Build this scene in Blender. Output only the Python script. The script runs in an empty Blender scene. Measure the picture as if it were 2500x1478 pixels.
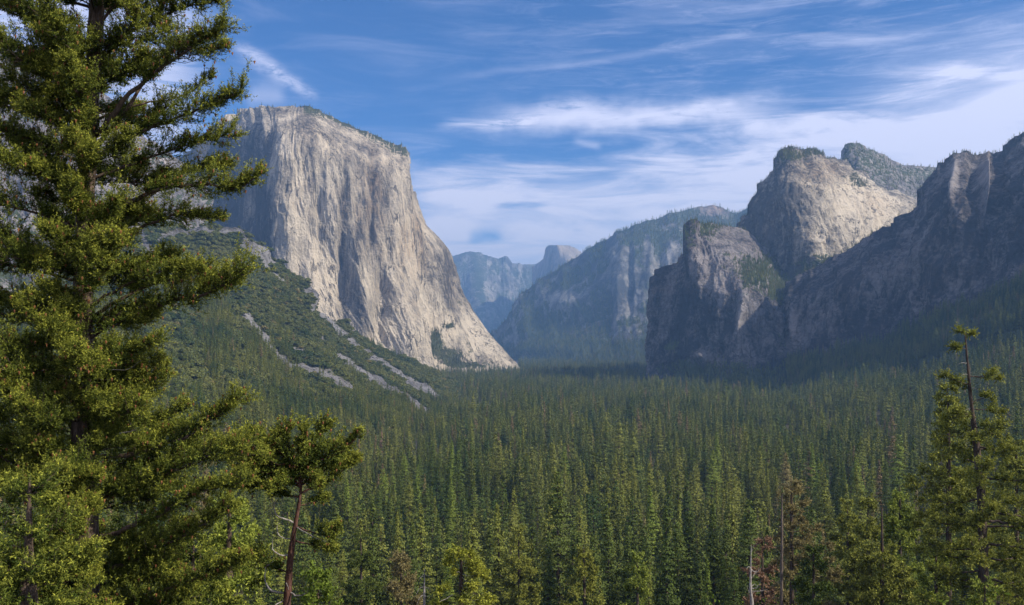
import bpy, math, random
import numpy as np
from mathutils import Vector

F, HY, CX = 2255.0, 835.0, 1250.0      # survey scale of the view: metres per bearing unit
HAZE, EXPO = 6.9e-5, 0.38
C = bpy.context.scene.collection
rng = np.random.default_rng(7)
SUN_AZ, SUN_EL = math.radians(112), math.radians(38)
SUN = np.array([math.sin(SUN_AZ)*math.cos(SUN_EL), math.cos(SUN_AZ)*math.cos(SUN_EL), math.sin(SUN_EL)])

def P(px, py, d):
    px, py, d = np.asarray(px, float), np.asarray(py, float), np.asarray(d, float)
    return np.stack([(px-CX)/F*d, d, (HY-py)/F*d], -1)

# ------------------------------------------------------------------ noise
def _hash(i, j, s):
    n = (i.astype(np.int64)*374761393 + j.astype(np.int64)*668265263 + s*974711) & 0xffffffff
    n = ((n ^ (n >> 13))*1274126177) & 0xffffffff
    n = ((n ^ (n >> 16))*2246822519) & 0xffffffff
    return ((n ^ (n >> 15)) & 0xffffff)/float(0xffffff)*2-1
def noise2(x, y, s=0):
    i, j = np.floor(x), np.floor(y)
    fx, fy = x-i, y-j
    fx = fx*fx*fx*(fx*(fx*6-15)+10); fy = fy*fy*fy*(fy*(fy*6-15)+10)
    a, b = _hash(i, j, s), _hash(i+1, j, s)
    c, d = _hash(i, j+1, s), _hash(i+1, j+1, s)
    return (a*(1-fx)+b*fx)*(1-fy)+(c*(1-fx)+d*fx)*fy
def fbm(x, y, o=4, s=0, ridged=False):
    t, a, n = 0, 1.0, 0
    for k in range(o):
        v = noise2(x*2**k+17.3*k, y*2**k-9.1*k, s+k)
        if ridged: v = 1-2*np.abs(v)
        t = t+a*v; n += a; a *= .52
    return t/n

# ------------------------------------------------------------------ mesh helpers
def mesh_from(name, verts, loops, sizes, mat=None, parent=None, smooth=False, attrs=None):
    me = bpy.data.meshes.new(name)
    verts = np.ascontiguousarray(verts, np.float32).reshape(-1, 3)
    loops = np.ascontiguousarray(loops, np.int32).ravel()
    sizes = np.ascontiguousarray(sizes, np.int32)
    me.vertices.add(len(verts)); me.vertices.foreach_set('co', verts.ravel())
    me.loops.add(len(loops)); me.loops.foreach_set('vertex_index', loops)
    me.polygons.add(len(sizes))
    st = np.concatenate([[0], np.cumsum(sizes)[:-1]]).astype(np.int32)
    me.polygons.foreach_set('loop_start', st)
    me.update(calc_edges=True)
    if smooth: me.polygons.foreach_set('use_smooth', np.ones(len(sizes), bool))
    for k, v in (attrs or {}).items():
        a = me.attributes.new(k, 'FLOAT', 'POINT'); a.data.foreach_set('value', np.ascontiguousarray(v, np.float32).ravel())
    o = bpy.data.objects.new(name, me); C.objects.link(o)
    if mat: me.materials.append(mat)
    if parent: o.parent = parent
    return o
def tris_obj(name, T, mat, parent=None, attrs=None):
    T = np.asarray(T); n = len(T)
    return mesh_from(name, T.reshape(-1, 3), np.arange(n*3), np.full(n, 3), mat, parent, False, attrs)
def grid_obj(name, G, mat, attrs=None, smooth=True):
    nu, nv = G.shape[:2]
    i = np.arange(nu*nv).reshape(nu, nv)
    q = np.stack([i[:-1, :-1], i[:-1, 1:], i[1:, 1:], i[1:, :-1]], -1).reshape(-1, 4)
    return mesh_from(name, G.reshape(-1, 3), q, np.full(len(q), 4), mat, None, smooth, attrs)
def tag(o, label, cat=None, group=None, kind=None):
    o['label'] = label
    if cat: o['category'] = cat
    if group: o['group'] = group
    if kind: o['kind'] = kind
    return o
def empty(name, loc):
    o = bpy.data.objects.new(name, None); C.objects.link(o); o.location = [float(v) for v in loc]; o.empty_display_size = .5
    return o

# ------------------------------------------------------------------ node helper
class NT:
    def __init__(s, tree): s.t = tree; s.n = tree.nodes; s.l = tree.links
    def put(s, sock, v):
        if hasattr(v, 'is_output'): s.l.new(v, sock)
        elif v is not None: sock.default_value = v
    def new(s, typ, ins=None, **kw):
        n = s.n.new(typ)
        for k, v in kw.items(): setattr(n, k, v)
        for k, v in (ins or {}).items(): s.put(n.inputs[k], v)
        return n
    def m(s, op, a, b=None, c=None, clamp=False):
        n = s.n.new('ShaderNodeMath'); n.operation = op; n.use_clamp = clamp
        for k, v in enumerate((a, b, c)):
            if v is not None: s.put(n.inputs[k], v)
        return n.outputs[0]
    def noise(s, vec, scale, detail=4, rough=.55, dist=0):
        return s.new('ShaderNodeTexNoise', {'Vector': vec, 'Scale': scale, 'Detail': detail, 'Roughness': rough, 'Distortion': dist}).outputs['Fac']
    def ramp(s, v, lo, hi):
        n = s.new('ShaderNodeMapRange', {'Value': v, 'From Min': lo, 'From Max': hi}); n.interpolation_type = 'SMOOTHSTEP'
        return n.outputs[0]
    def mix(s, f, a, b, mode='MIX'):
        n = s.n.new('ShaderNodeMix'); n.data_type = 'RGBA'; n.blend_type = mode; n.clamp_factor = True
        s.put(n.inputs[0], f); s.put(n.inputs[6], a); s.put(n.inputs[7], b)
        return n.outputs[2]
    def attr(s, name): return s.new('ShaderNodeAttribute', attribute_name=name).outputs['Fac']
    def mapv(s, vec, scale): return s.new('ShaderNodeMapping', {'Vector': vec, 'Scale': scale}).outputs[0]
def rgb(r, g, b): return (r, g, b, 1)
def material(name):
    m = bpy.data.materials.new(name); m.use_nodes = True; m.node_tree.nodes.clear()
    return m, NT(m.node_tree)
def finish(t, col, rough=.9, bump=None, bstr=.5, bdist=1, transl=0, tcol=None):
    b = t.new('ShaderNodeBsdfPrincipled', {'Base Color': col, 'Roughness': rough, 'Specular IOR Level': .15})
    if bump is not None:
        bn = t.new('ShaderNodeBump', {'Height': bump, 'Strength': bstr, 'Distance': bdist}); t.l.new(bn.outputs[0], b.inputs['Normal'])
    o = t.new('ShaderNodeOutputMaterial'); sh = b.outputs[0]
    if transl:
        tr = t.new('ShaderNodeBsdfTranslucent', {'Color': tcol if tcol is not None else col})
        mx = t.new('ShaderNodeMixShader', {0: transl, 1: sh, 2: tr.outputs[0]}); sh = mx.outputs[0]
    t.l.new(sh, o.inputs['Surface'])

def rock_material(name, dark, pale, warm, veg, scale=1.0, streak=1.0, bstr=.6, con=1.0):
    m, t = material(name)
    co = t.new('ShaderNodeTexCoord').outputs['Object']
    vert = t.mapv(co, (1, 1, .12))
    n1 = t.noise(vert, .018*scale, 6, .6, .3)
    n2 = t.noise(vert, .07*scale, 5, .65, .2)
    n3 = t.noise(co, .012*scale, 6, .6)
    n4 = t.noise(co, .12*scale, 4, .7)
    n0 = t.noise(t.mapv(co, (1, 1, .22)), .0065*scale, 4, .55, .8)
    tone = t.m('ADD', t.attr('tone'), t.m('MULTIPLY', t.m('SUBTRACT', n1, .5), 1.7*streak*con))
    tone = t.m('ADD', tone, t.m('MULTIPLY', t.m('SUBTRACT', n0, .5), 2.6*con))
    tone = t.m('ADD', tone, t.m('MULTIPLY', t.m('SUBTRACT', n2, .5), 1.2*streak))
    tone = t.m('ADD', tone, t.m('MULTIPLY', t.m('SUBTRACT', n3, .5), 1.6*con))
    tone = t.m('ADD', tone, t.m('MULTIPLY', t.m('SUBTRACT', n4, .5), .9), clamp=True)
    col = t.mix(tone, rgb(*dark), rgb(*pale))
    w = t.m('MULTIPLY', t.attr('warm'), t.ramp(n2, .35, .7), clamp=True)
    col = t.mix(w, col, rgb(*warm))
    vn = t.m('ADD', t.attr('veg'), t.m('MULTIPLY', t.m('SUBTRACT', t.noise(co, .05*scale, 5, .7), .5), 1.6))
    vm = t.ramp(vn, .42, .6)
    vc = t.mix(t.noise(co, .03, 3), rgb(*veg), rgb(veg[0]*1.7, veg[1]*1.45, veg[2]*1.2))
    col = t.mix(vm, col, vc)
    ck = t.noise(t.mapv(co, (1, 1, .05)), .016*scale, 5, .6, .25)
    st_ = t.noise(t.mapv(co, (1, 1, .035)), .045*scale, 4, .6, .1)
    ln = t.m('MAXIMUM', t.ramp(t.m('ABSOLUTE', t.m('SUBTRACT', ck, .5)), .020, .003), t.m('MULTIPLY', t.ramp(st_, .56, .70), .75))
    ln = t.m('MULTIPLY', ln, t.ramp(n3, .38, .6))
    col = t.mix(t.m('MULTIPLY', ln, .8*streak), col, rgb(dark[0]*.5, dark[1]*.5, dark[2]*.5))
    h = t.m('SUBTRACT', t.m('ADD', t.m('MULTIPLY', n2, .6), t.m('MULTIPLY', n4, .6)), t.m('MULTIPLY', ln, .4))
    finish(t, col, .92, h, bstr, 14/scale)
    return m

# ------------------------------------------------------------------ relief nets
def steffen(y, x, xi):
    """monotone cubic through y (n, ...) at x (n,), sampled at xi"""
    h = np.diff(x); sh = (slice(None),)+(None,)*(y.ndim-1)
    s = np.diff(y, axis=0)/h[sh]
    m = np.zeros_like(y); m[0] = s[0]; m[-1] = s[-1]
    if len(x) > 2:
        p = (s[:-1]*h[1:][sh]+s[1:]*h[:-1][sh])/(h[:-1]+h[1:])[sh]
        m[1:-1] = (np.sign(s[:-1])+np.sign(s[1:]))*np.minimum(np.minimum(np.abs(s[:-1]), np.abs(s[1:])), .5*np.abs(p))
    k = np.clip(np.searchsorted(x, xi, side='right')-1, 0, len(x)-2)
    t = ((xi-x[k])/h[k])[sh]; H = h[k][sh]
    return ((1+2*t)*(1-t)**2*y[k]+t*(1-t)**2*H*m[k]+t*t*(3-2*t)*y[k+1]+t*t*(t-1)*H*m[k+1])

def relief(name, cols, nu, nv, disp, mat, bumps=(), back=600, foot=True, seed=1, veg=None, tone=None, warm=None, vegpatch=(), tonepatch=(), label='', rough_top=0):
    N = np.array(cols, float)                                       # columns x rows x (bearing, elevation, distance)
    du = np.linalg.norm(np.diff(N[..., :2], axis=0), axis=-1).mean(1)+4
    dv = np.linalg.norm(np.diff(N[..., :2], axis=1), axis=-1).mean(0)+4
    xu, xv = np.concatenate([[0], np.cumsum(du)]), np.concatenate([[0], np.cumsum(dv)])
    A = steffen(N, xu, np.linspace(0, xu[-1], nu))
    A = steffen(A.transpose(1, 0, 2), xv, np.linspace(0, xv[-1], nv)).transpose(1, 0, 2)
    W = P(A[..., 0], A[..., 1], A[..., 2])
    gu, gv = np.gradient(W, axis=0), np.gradient(W, axis=1)
    n = np.cross(gv, gu); n /= np.linalg.norm(n, axis=-1, keepdims=True)+1e-9
    n *= np.sign(-(n*W).sum(-1, keepdims=True)+1e-9)                 # outwards, to the valley
    U = np.cumsum(np.linalg.norm(gu, axis=-1), 0)[:, nv//2][:, None]*np.ones((1, nv))
    V = np.cumsum(np.linalg.norm(gv, axis=-1), 1)
    D = np.zeros((nu, nv)); Vn = (W[..., 2].max()-W[..., 2])*1.05+.15*(V-V.mean())
    for (Lu, Lv, amp, rd) in disp:
        wob = fbm(U/(Lu*4), Vn/(Lu*6), 3, seed+50)*Lu*.8
        D += amp*fbm((U+wob)/Lu, Vn/Lv, 3, seed+int(Lu), rd)
    for (bx, by, rx, ry, amp) in bumps:
        D += amp*np.exp(-((A[..., 0]-bx)/rx)**2-((A[..., 1]-by)/ry)**2)
    dirn = n.copy(); dirn[..., 2] *= .35
    W = W+dirn*D[..., None]
    if rough_top: W[..., 2] += (rough_top*fbm(U/35, V/60, 4, seed+9))*np.exp(-V/120)
    gu, gv = np.gradient(W, axis=0), np.gradient(W, axis=1)
    n2 = np.cross(gv, gu); n2 /= np.linalg.norm(n2, axis=-1, keepdims=True)+1e-9
    slope = np.abs(n2[..., 2])
    px, py = A[..., 0], A[..., 1]
    big = fbm(U/150, V/150, 4, seed+31)
    vg = (veg(px, py, slope, big) if veg else np.zeros_like(px))
    tn = (tone(px, py, slope, big) if tone else np.full_like(px, .5))
    wm = (warm(px, py, slope, big) if warm else np.zeros_like(px))
    for (bx, by, rx, ry, a) in vegpatch: vg = vg+a*np.exp(-((px-bx)/rx)**2-((py-by)/ry)**2)
    for (bx, by, rx, ry, a) in tonepatch: tn = tn+a*np.exp(-((px-bx)/rx)**2-((py-by)/ry)**2)
    G, at = W, [vg, tn, wm]
    # the far side of the mountain, down to the ground
    top = W[:, 0]; away = top.copy(); away[:, 2] = 0; away /= np.linalg.norm(away, axis=1, keepdims=True)
    rows = []
    for f, z in ((1, .0), (.75, .12), (.5, .3), (.22, .7), (.08, .93)):
        r = top+away*back*f; r[:, 2] = -200+(top[:, 2]+200)*z+fbm(U[:, 0]/90, U[:, 0]*0+f*7, 3, seed+3)*12*(1-f); rows.append(r)
    G = np.concatenate([np.stack(rows, 1), W], 1)
    if foot:
        b = W[:, -1]; r = b-away*60; r[:, 2] = np.minimum(b[:, 2]-60, -160); G = np.concatenate([G, r[:, None]], 1)
    pad = lambda a: np.concatenate([np.repeat(a[:, :1], 5, 1), a]+([a[:, -1:]] if foot else []), 1)
    o = grid_obj(name, G, mat, {'veg': pad(at[0]), 'tone': pad(at[1]), 'warm': pad(at[2])})
    tag(o, label, None, None, 'structure')
    return dict(o=o, W=W, n=n2, slope=slope, veg=vg, px=px, py=py, U=U, V=V, D=D)

def scatter(R, prob, count):
    """random points on a relief, with probability density given per cell"""
    W = R['W']; a = np.linalg.norm(np.cross(W[1:, :-1]-W[:-1, :-1], W[:-1, 1:]-W[:-1, :-1]), axis=-1)
    p = (a*np.clip(prob[:-1, :-1], 0, None)).ravel(); p /= p.sum()
    k = rng.choice(len(p), count, p=p); i, j = np.unravel_index(k, a.shape)
    s, t = rng.random(count)[:, None], rng.random(count)[:, None]
    return W[i, j]+s*(W[i+1, j]-W[i, j])+t*(W[i, j+1]-W[i, j])

# ------------------------------------------------------------------ trees
def norm(v): return v/(np.linalg.norm(v, axis=-1, keepdims=True)+1e-9)
def leaf_tris(c, nrm, size, r):
    """one triangle at each c facing about nrm"""
    n = len(c); q = norm(r.normal(size=(n, 3))); a = norm(np.cross(nrm, q)); b = np.cross(nrm, a)
    s = (size*r.uniform(.6, 1.3, n))[:, None]
    return np.stack([c+a*s*.62, c-a*s*.4+b*s*.5, c-a*s*.35-b*s*.55], 1)
def tube(pts, rad, sides=7):
    pts = np.asarray(pts, float); rad = np.asarray(rad, float); n = len(pts)
    tg = norm(np.gradient(pts, axis=0)); ref = np.array([.31, .17, .94]) if abs(tg[0, 2]) < .8 else np.array([1., .1, .05])
    a = norm(np.cross(tg, ref)); b = np.cross(tg, a)
    th = np.arange(sides)/sides*2*math.pi
    V = pts[:, None]+rad[:, None, None]*(a[:, None]*np.cos(th)[None, :, None]+b[:, None]*np.sin(th)[None, :, None])
    i = np.arange(n*sides).reshape(n, sides); j = np.roll(i, -1, 1)
    q = np.stack([i[:-1], j[:-1], j[1:], i[1:]], -1).reshape(-1, 4)
    return V.reshape(-1, 3), q
def tubes_obj(name, L, mat, parent):
    V, Q, o = [], [], 0
    for v, q in L: V.append(v); Q.append(q+o); o += len(v)
    Q = np.concatenate(Q)
    return mesh_from(name, np.concatenate(V), Q, np.full(len(Q), 4), mat, parent, True)
def curve(pts, n):
    pts = np.asarray(pts, float); x = np.concatenate([[0], np.cumsum(np.linalg.norm(np.diff(pts, axis=0), axis=1))])
    return steffen(pts, x, np.linspace(0, x[-1], n))

def conifer_mesh(seed, h, r, size, nb, per, base=.12, shape=.85, gap=.0, droop=.25, tip=.0, nz=.32):
    """crown triangles of a conifer standing at the origin, branch by branch, plus its bare branches"""
    q = np.random.default_rng(seed)
    t = np.sort(q.random(nb))*(1-base)+base                     # height share of each branch
    az = q.random(nb)*2*math.pi
    s = 1-(t-base)/(1-base)
    L = r*np.minimum(1, .05+s**shape*1.12)*q.uniform(.6, 1.15, nb)*(1-.35*np.clip((s-.75)/.25, 0, 1))
    L *= 1+.08*np.sin(t*23+seed)+.14*np.cos(az+seed*2.1)
    if gap: L *= np.where(q.random(nb) < gap, .35, 1)
    cs = []; ns = []; tips = []
    for k in range(nb):
        m = max(3, int(per*L[k]/r)+2)
        f = q.beta(2.2, 1.3, m); w = .16*L[k]+.05*r
        d = np.array([math.cos(az[k]), math.sin(az[k]), 0]); sd = np.array([-d[1], d[0], 0])
        c = d*(f*L[k])[:, None]+sd*(q.normal(0, w, m)*(1.1-f*.6))[:, None]
        c[:, 2] = t[k]*h-droop*L[k]*f**1.0+.22*L[k]*f**3+q.normal(0, size*.35, m)
        cs.append(c); ns.append(np.tile(d*.75, (m, 1))+np.array([0, 0, .5])); tips.append(f)
    m = max(6, per//2); c = np.zeros((m, 3)); c[:, 2] = h*(1-q.random(m)*.06); c[:, :2] = q.normal(0, size*.22, (m, 2)); cs.append(c)
    ns.append(np.tile([0, 0, .6], (m, 1))+q.normal(0, .5, (m, 3))); tips.append(np.ones(m))
    c = np.concatenate(cs); n = norm(np.concatenate(ns)+q.normal(0, nz, (len(c), 3)))
    T = leaf_tris(c, n, np.full(len(c), size), q)
    wood = []
    for k in range(0, nb, max(1, nb//60)):
        d = np.array([math.cos(az[k]), math.sin(az[k]), 0]); f = np.linspace(0, .9, 4)
        p = d*(f*L[k])[:, None]; p[:, 2] = t[k]*h-droop*L[k]*f+.22*L[k]*f**3
        wood.append(tube(p, np.linspace(.012, .003, 4)*r*1.6, 3))
    return T, np.concatenate(tips).repeat(3), wood

# ================================================================== MATERIALS
GRANITE = rock_material('pale_granite', (.075, .068, .062), (.56, .48, .365), (.50, .33, .17), (.05, .06, .028), 1.0, 1.0, 1.0, .8)
GREY_ROCK = rock_material('grey_granite', (.024, .024, .030), (.34, .305, .285), (.25, .17, .12), (.045, .060, .026), 1.1, .9, .9, .62)  # dark end deepened and blued to carry the shade of the right cliffs
FAR_ROCK = rock_material('distant_granite', (.055, .057, .06), (.34, .31, .27), (.36, .22, .13), (.045, .062, .04), .5, .8, .4)
SCRUB_ROCK = rock_material('scrub_slope', (.05, .045, .042), (.22, .21, .205), (.26, .20, .14), (.050, .058, .020), 1.6, .6)

def plant_material(name, a, b, c=None, transl=.25, tips=None):
    m, t = material(name)
    rnd = t.new('ShaderNodeObjectInfo').outputs['Random']
    g = t.new('ShaderNodeNewGeometry'); isl = g.outputs['Random Per Island']
    pos = g.outputs['Position']
    st = t.noise(pos, .011, 3, .6)
    col = t.mix(t.m('ADD', t.m('MULTIPLY', rnd, .6), t.m('MULTIPLY', t.m('SUBTRACT', st, .42), 2.6), clamp=True), rgb(*a), rgb(*b))
    if c is not None: col = t.mix(t.ramp(t.m('FRACT', t.m('MULTIPLY', rnd, 7.31)),   .93, .99), col, rgb(*c))
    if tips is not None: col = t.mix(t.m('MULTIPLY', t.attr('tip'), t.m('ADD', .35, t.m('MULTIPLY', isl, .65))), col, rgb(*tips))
    hs = t.new('ShaderNodeHueSaturation', {'Color': col, 'Value': t.m('ADD', .55, t.m('MULTIPLY', isl, .9))})
    finish(t, hs.outputs[0], .75, transl=transl)
    return m
def bark_material(name, a, b, sc=3, rough=.9):
    m, t = material(name); co = t.new('ShaderNodeTexCoord').outputs['Object']
    n = t.noise(t.mapv(co, (1, 1, .18)), sc*3, 5, .7, .4); n2 = t.noise(co, sc*.4, 3)
    f = t.ramp(t.m('ADD', t.m('MULTIPLY', n, .8), t.m('MULTIPLY', n2, .3)), .38, .72)
    finish(t, t.mix(f, rgb(*a), rgb(*b)), rough, n, .9, .05)
    return m
FOREST = plant_material('forest_needles', (.046, .078, .018), (.185, .190, .036), (.21, .15, .07), .12)
GREEN_DARK = plant_material('dark_green_needles', (.070, .100, .019), (.10, .125, .025), None, .12)
GREEN_OLIVE = plant_material('olive_needles', (.16, .18, .033), (.19, .20, .038), None, .15, (.36, .36, .06))
GREEN_BRIGHT = plant_material('bright_green_needles', (.15, .20, .03), (.18, .22, .035), None, .15, (.36, .38, .06))
BROWNISH = plant_material('dusty_brown_green_needles', (.22, .19, .075), (.25, .205, .085), None, .25)
DEAD_RED = plant_material('dead_red_needles', (.24, .145, .085), (.27, .165, .10), None, .15)
SCRUB = plant_material('scrub_leaves', (.042, .066, .020), (.15, .155, .042), (.19, .16, .05), .2)
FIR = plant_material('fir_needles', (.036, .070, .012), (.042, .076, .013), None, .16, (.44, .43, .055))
FIR2 = plant_material('darker_fir_needles', (.034, .066, .014), (.042, .070, .015), None, .15, (.22, .26, .04))
CEDAR = plant_material('yellow_green_cedar_sprays', (.22, .24, .03), (.26, .28, .04), None, .35, (.55, .54, .09))
LEAFY = plant_material('bright_leaves', (.15, .21, .03), (.2, .25, .04), None, .4)
CONE = plant_material('brown_cones', (.17, .075, .03), (.2, .09, .04), None, 0)
BARK = bark_material('fir_bark', (.035, .026, .020), (.16, .115, .085))
RED_BARK = bark_material('red_bark', (.03, .016, .012), (.15, .075, .055), 4)
DEAD_WOOD = bark_material('bleached_wood', (.13, .115, .10), (.44, .40, .36), 5)
TRUNK = bark_material('dark_bark', (.03, .023, .019), (.11, .08, .06), 1.5)
PALE_TRUNK = bark_material('pale_bark', (.07, .055, .045), (.19, .15, .12), 2)

# ================================================================== GROUND
GD = np.array([0, 60, 150, 300, 400, 800, 1300, 2000, 3000, 4500, 7000, 16000, 30000], float)
GP = np.array([-600, 600, 1250, 1900, 2200, 2500, 3100], float)
GZ = np.array([
 [-1.8, -26, -62, -92, -104, -124, -131, -134, -137, -140, -140, -110, -60],
 [-1.8, -28, -66, -97, -109, -126, -132, -135, -138, -141, -141, -110, -60],
 [-1.8, -30, -68, -99, -111, -128, -133, -136, -139, -142, -142, -110, -60],
 [-1.8, -28, -66, -97, -110, -126, -130, -130, -132, -140, -140, -110, -60],
 [-1.8, -26, -60, -91, -104, -116, -108, -76, -60, -80, -100, -110, -60],
 [-1.8, -24, -54, -84, -96, -98, -55, 30, 120, 120, 60, 0, -60],
 [-1.8, -20, -46, -72, -80, -60, 40, 150, 260, 260, 200, 100, 0]])
def ground_z(x, y):
    x = np.asarray(x, float); y = np.asarray(y, float); d = np.maximum(y, 1.)
    p = np.clip(CX+F*x/np.maximum(d, 60), GP[0], GP[-1]); dd = np.clip(d, 0, 29999)
    ld = np.log(dd+60); lg = np.log(GD+60)
    k = np.clip(np.searchsorted(lg, ld, side='right')-1, 0, len(lg)-2); t = (ld-lg[k])/(lg[k+1]-lg[k])
    i = np.clip(np.searchsorted(GP, p, side='right')-1, 0, len(GP)-2); s = (p-GP[i])/(GP[i+1]-GP[i]); s = s*s*(3-2*s)
    z = (GZ[i, k]*(1-t)+GZ[i, k+1]*t)*(1-s)+(GZ[i+1, k]*(1-t)+GZ[i+1, k+1]*t)*s
    z = np.where(y < 0, -1.8+y*.02, z)
    return z+fbm(x/180, y/180, 3, 77)*5*np.clip((d-100)/500, 0, 1)
ys = np.concatenate([np.linspace(-450, 0, 12), np.geomspace(4, 16400, 240)])
xs = np.linspace(-1, 1, 200)
yy, uu = np.meshgrid(ys, xs, indexing='ij'); xx = uu*(np.maximum(yy, 0)*.85+420)
soil, t = material('forest_soil'); co = t.new('ShaderNodeTexCoord').outputs['Object']
n_ = t.noise(co, .04, 6, .65)
finish(t, t.mix(n_, rgb(.030, .028, .014), rgb(.085, .072, .045)), .95, t.noise(co, 1.5, 4), .5, .4)
tag(grid_obj('ground', np.stack([xx, yy, ground_z(xx, yy)], -1).transpose(1, 0, 2), soil), 'forest floor falling from the viewpoint into the valley', None, None, 'structure')

# ================================================================== MOUNTAINS
D_ = lambda *a: list(a)
vertical = [(260, 1500, 34, True), (110, 420, 18, True), (42, 190, 7.5, True), (17, 70, 3.6, True), (8, 25, 1.4, False)]
elcap_cols = [
 D_((300,420,4350),(300,480,4300),(300,540,4250),(300,600,4200),(300,660,4150),(300,720,4100)),
 D_((430,392,4200),(430,450,4150),(430,510,4120),(430,560,4100),(430,620,4060),(430,690,4020)),
 D_((480,345,4120),(485,410,4060),(488,470,4030),(490,540,4000),(492,610,3980),(495,690,3950)),
 D_((560,286,4180),(556,350,4100),(556,430,4060),(556,510,4040),(556,590,4020),(556,690,3990)),
 D_((640,262,3990),(655,325,3740),(664,410,3670),(662,510,3640),(657,600,3620),(667,700,3590)),
 D_((688,259,3920),(690,330,3640),(684,420,3570),(678,520,3550),(676,630,3530),(712,730,3490)),
 D_((740,266,3920),(745,340,3640),(748,440,3590),(755,550,3565),(780,680,3530),(835,805,3480)),
 D_((800,286,3950),(802,350,3700),(806,450,3620),(815,570,3590),(850,710,3550),(905,850,3480)),
 D_((860,312,3980),(860,380,3740),(862,480,3650),(875,600,3620),(915,740,3570),(975,885,3490)),
 D_((920,338,4000),(920,400,3780),(925,490,3700),(945,620,3660),(990,760,3590),(1035,900,3500)),
 D_((960,354,4020),(962,410,3830),(966,490,3760),(985,620,3720),(1022,760,3650),(1050,905,3540)),
 D_((976,362,4060),(981,410,3900),(986,470,3850),(1008,600,3850),(1040,740,3820),(1072,905,3700)),
 D_((979,366,4120),(985,420,4020),(992,490,4000),(1040,590,3980),(1078,720,3940),(1130,905,3780)),
 D_((980,370,4300),(987,430,4260),(1000,507,4240),(1062,588,4230),(1110,720,4200),(1200,902,3960)),
 D_((981,376,4460),(989,450,4440),(1012,524,4420),(1088,628,4420),(1150,758,4380),(1264,899,4150))]
def eb(px, py, s, b):  # trees on the rounded rim and on the foot
    rim = np.interp(px, [560, 640, 700, 800, 900, 980], [286, 262, 259, 286, 330, 372])
    r = np.clip(1-(py-rim)/28, 0, 1)*(s > .3)*.6
    return r*(px > 740)+(s > .62)*.35+(-.2)
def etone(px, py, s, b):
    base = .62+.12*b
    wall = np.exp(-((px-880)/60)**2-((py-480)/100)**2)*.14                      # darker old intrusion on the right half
    return base-wall-.42*np.clip((px-1040)/60, 0, 1)*np.clip((800-py+40*b)/50, 0, 1)-.62*np.clip((678-px)/12, 0, 1)*np.clip((py-300)/50, 0, 1)  # left face darkened to carry its shade; east flank toned greyer
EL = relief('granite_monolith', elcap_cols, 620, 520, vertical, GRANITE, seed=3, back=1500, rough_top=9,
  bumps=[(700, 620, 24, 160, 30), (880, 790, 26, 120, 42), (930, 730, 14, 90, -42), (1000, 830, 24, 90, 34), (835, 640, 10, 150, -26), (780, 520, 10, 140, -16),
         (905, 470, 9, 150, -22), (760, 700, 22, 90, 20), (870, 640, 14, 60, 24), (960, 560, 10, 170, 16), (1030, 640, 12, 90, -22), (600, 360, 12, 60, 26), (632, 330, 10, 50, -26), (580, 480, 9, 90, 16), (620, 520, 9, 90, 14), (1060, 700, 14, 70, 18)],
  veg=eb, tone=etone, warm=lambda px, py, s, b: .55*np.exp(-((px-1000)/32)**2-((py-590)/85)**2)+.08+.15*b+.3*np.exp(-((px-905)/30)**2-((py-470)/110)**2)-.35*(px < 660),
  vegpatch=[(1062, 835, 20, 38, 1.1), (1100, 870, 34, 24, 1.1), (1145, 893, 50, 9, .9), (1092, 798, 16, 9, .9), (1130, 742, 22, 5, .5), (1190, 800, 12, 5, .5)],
  tonepatch=[(785, 690, 34, 90, .42), (708, 560, 26, 150, .28), (850, 640, 12, 110, .22), (895, 720, 20, 60, .34), (930, 800, 20, 60, .36), (990, 830, 20, 60, .3), (1130, 800, 24, 26, .5), (1170, 845, 26, 28, .42),  # rock tones plus lit and shaded features of the face, painted in
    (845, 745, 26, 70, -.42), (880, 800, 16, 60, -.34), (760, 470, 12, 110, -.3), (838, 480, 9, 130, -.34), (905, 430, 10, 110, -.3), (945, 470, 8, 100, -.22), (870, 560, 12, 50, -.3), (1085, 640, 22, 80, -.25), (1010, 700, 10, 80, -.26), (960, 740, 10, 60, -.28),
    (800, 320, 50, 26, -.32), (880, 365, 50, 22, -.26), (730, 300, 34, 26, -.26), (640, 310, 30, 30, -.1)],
  label='huge sunlit pale granite monolith with a sheer streaked face')

# cliffs behind the big fir, upper left
m0 = [D_((-420,10,2500),(-420,190,2350),(-420,380,2250),(-420,580,2100),(-420,800,1800)),
 D_((-150,60,2500),(-150,220,2330),(-150,400,2220),(-150,590,2050),(-150,800,1700)),
 D_((20,115,2500),(20,250,2330),(20,410,2210),(20,590,2020),(20,790,1650)),
 D_((130,150,2520),(135,280,2360),(140,430,2230),(145,580,2050),(150,770,1700)),
 D_((240,232,2560),(245,330,2420),(250,440,2300),(255,560,2130),(260,720,1850)),
 D_((330,320,2600),(335,390,2480),(340,460,2380),(345,560,2220),(350,680,1950)),
 D_((430,395,2650),(430,440,2560),(430,490,2450),(430,560,2320),(430,640,2150)),
 D_((500,470,2800),(500,500,2700),(500,530,2620),(500,580,2500),(500,650,2350))]
M0 = relief('cliff', m0, 260, 200, [(160, 300, 32, True), (60, 130, 20, True), (22, 50, 8, True), (9, 20, 3, False)], GREY_ROCK, seed=11, rough_top=10,
  veg=lambda px, py, s, b: (s-.45)*1.5+.25*b, tone=lambda px, py, s, b: .62+.2*b, label='grey broken cliffs seen through the gaps of the big fir')

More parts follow.
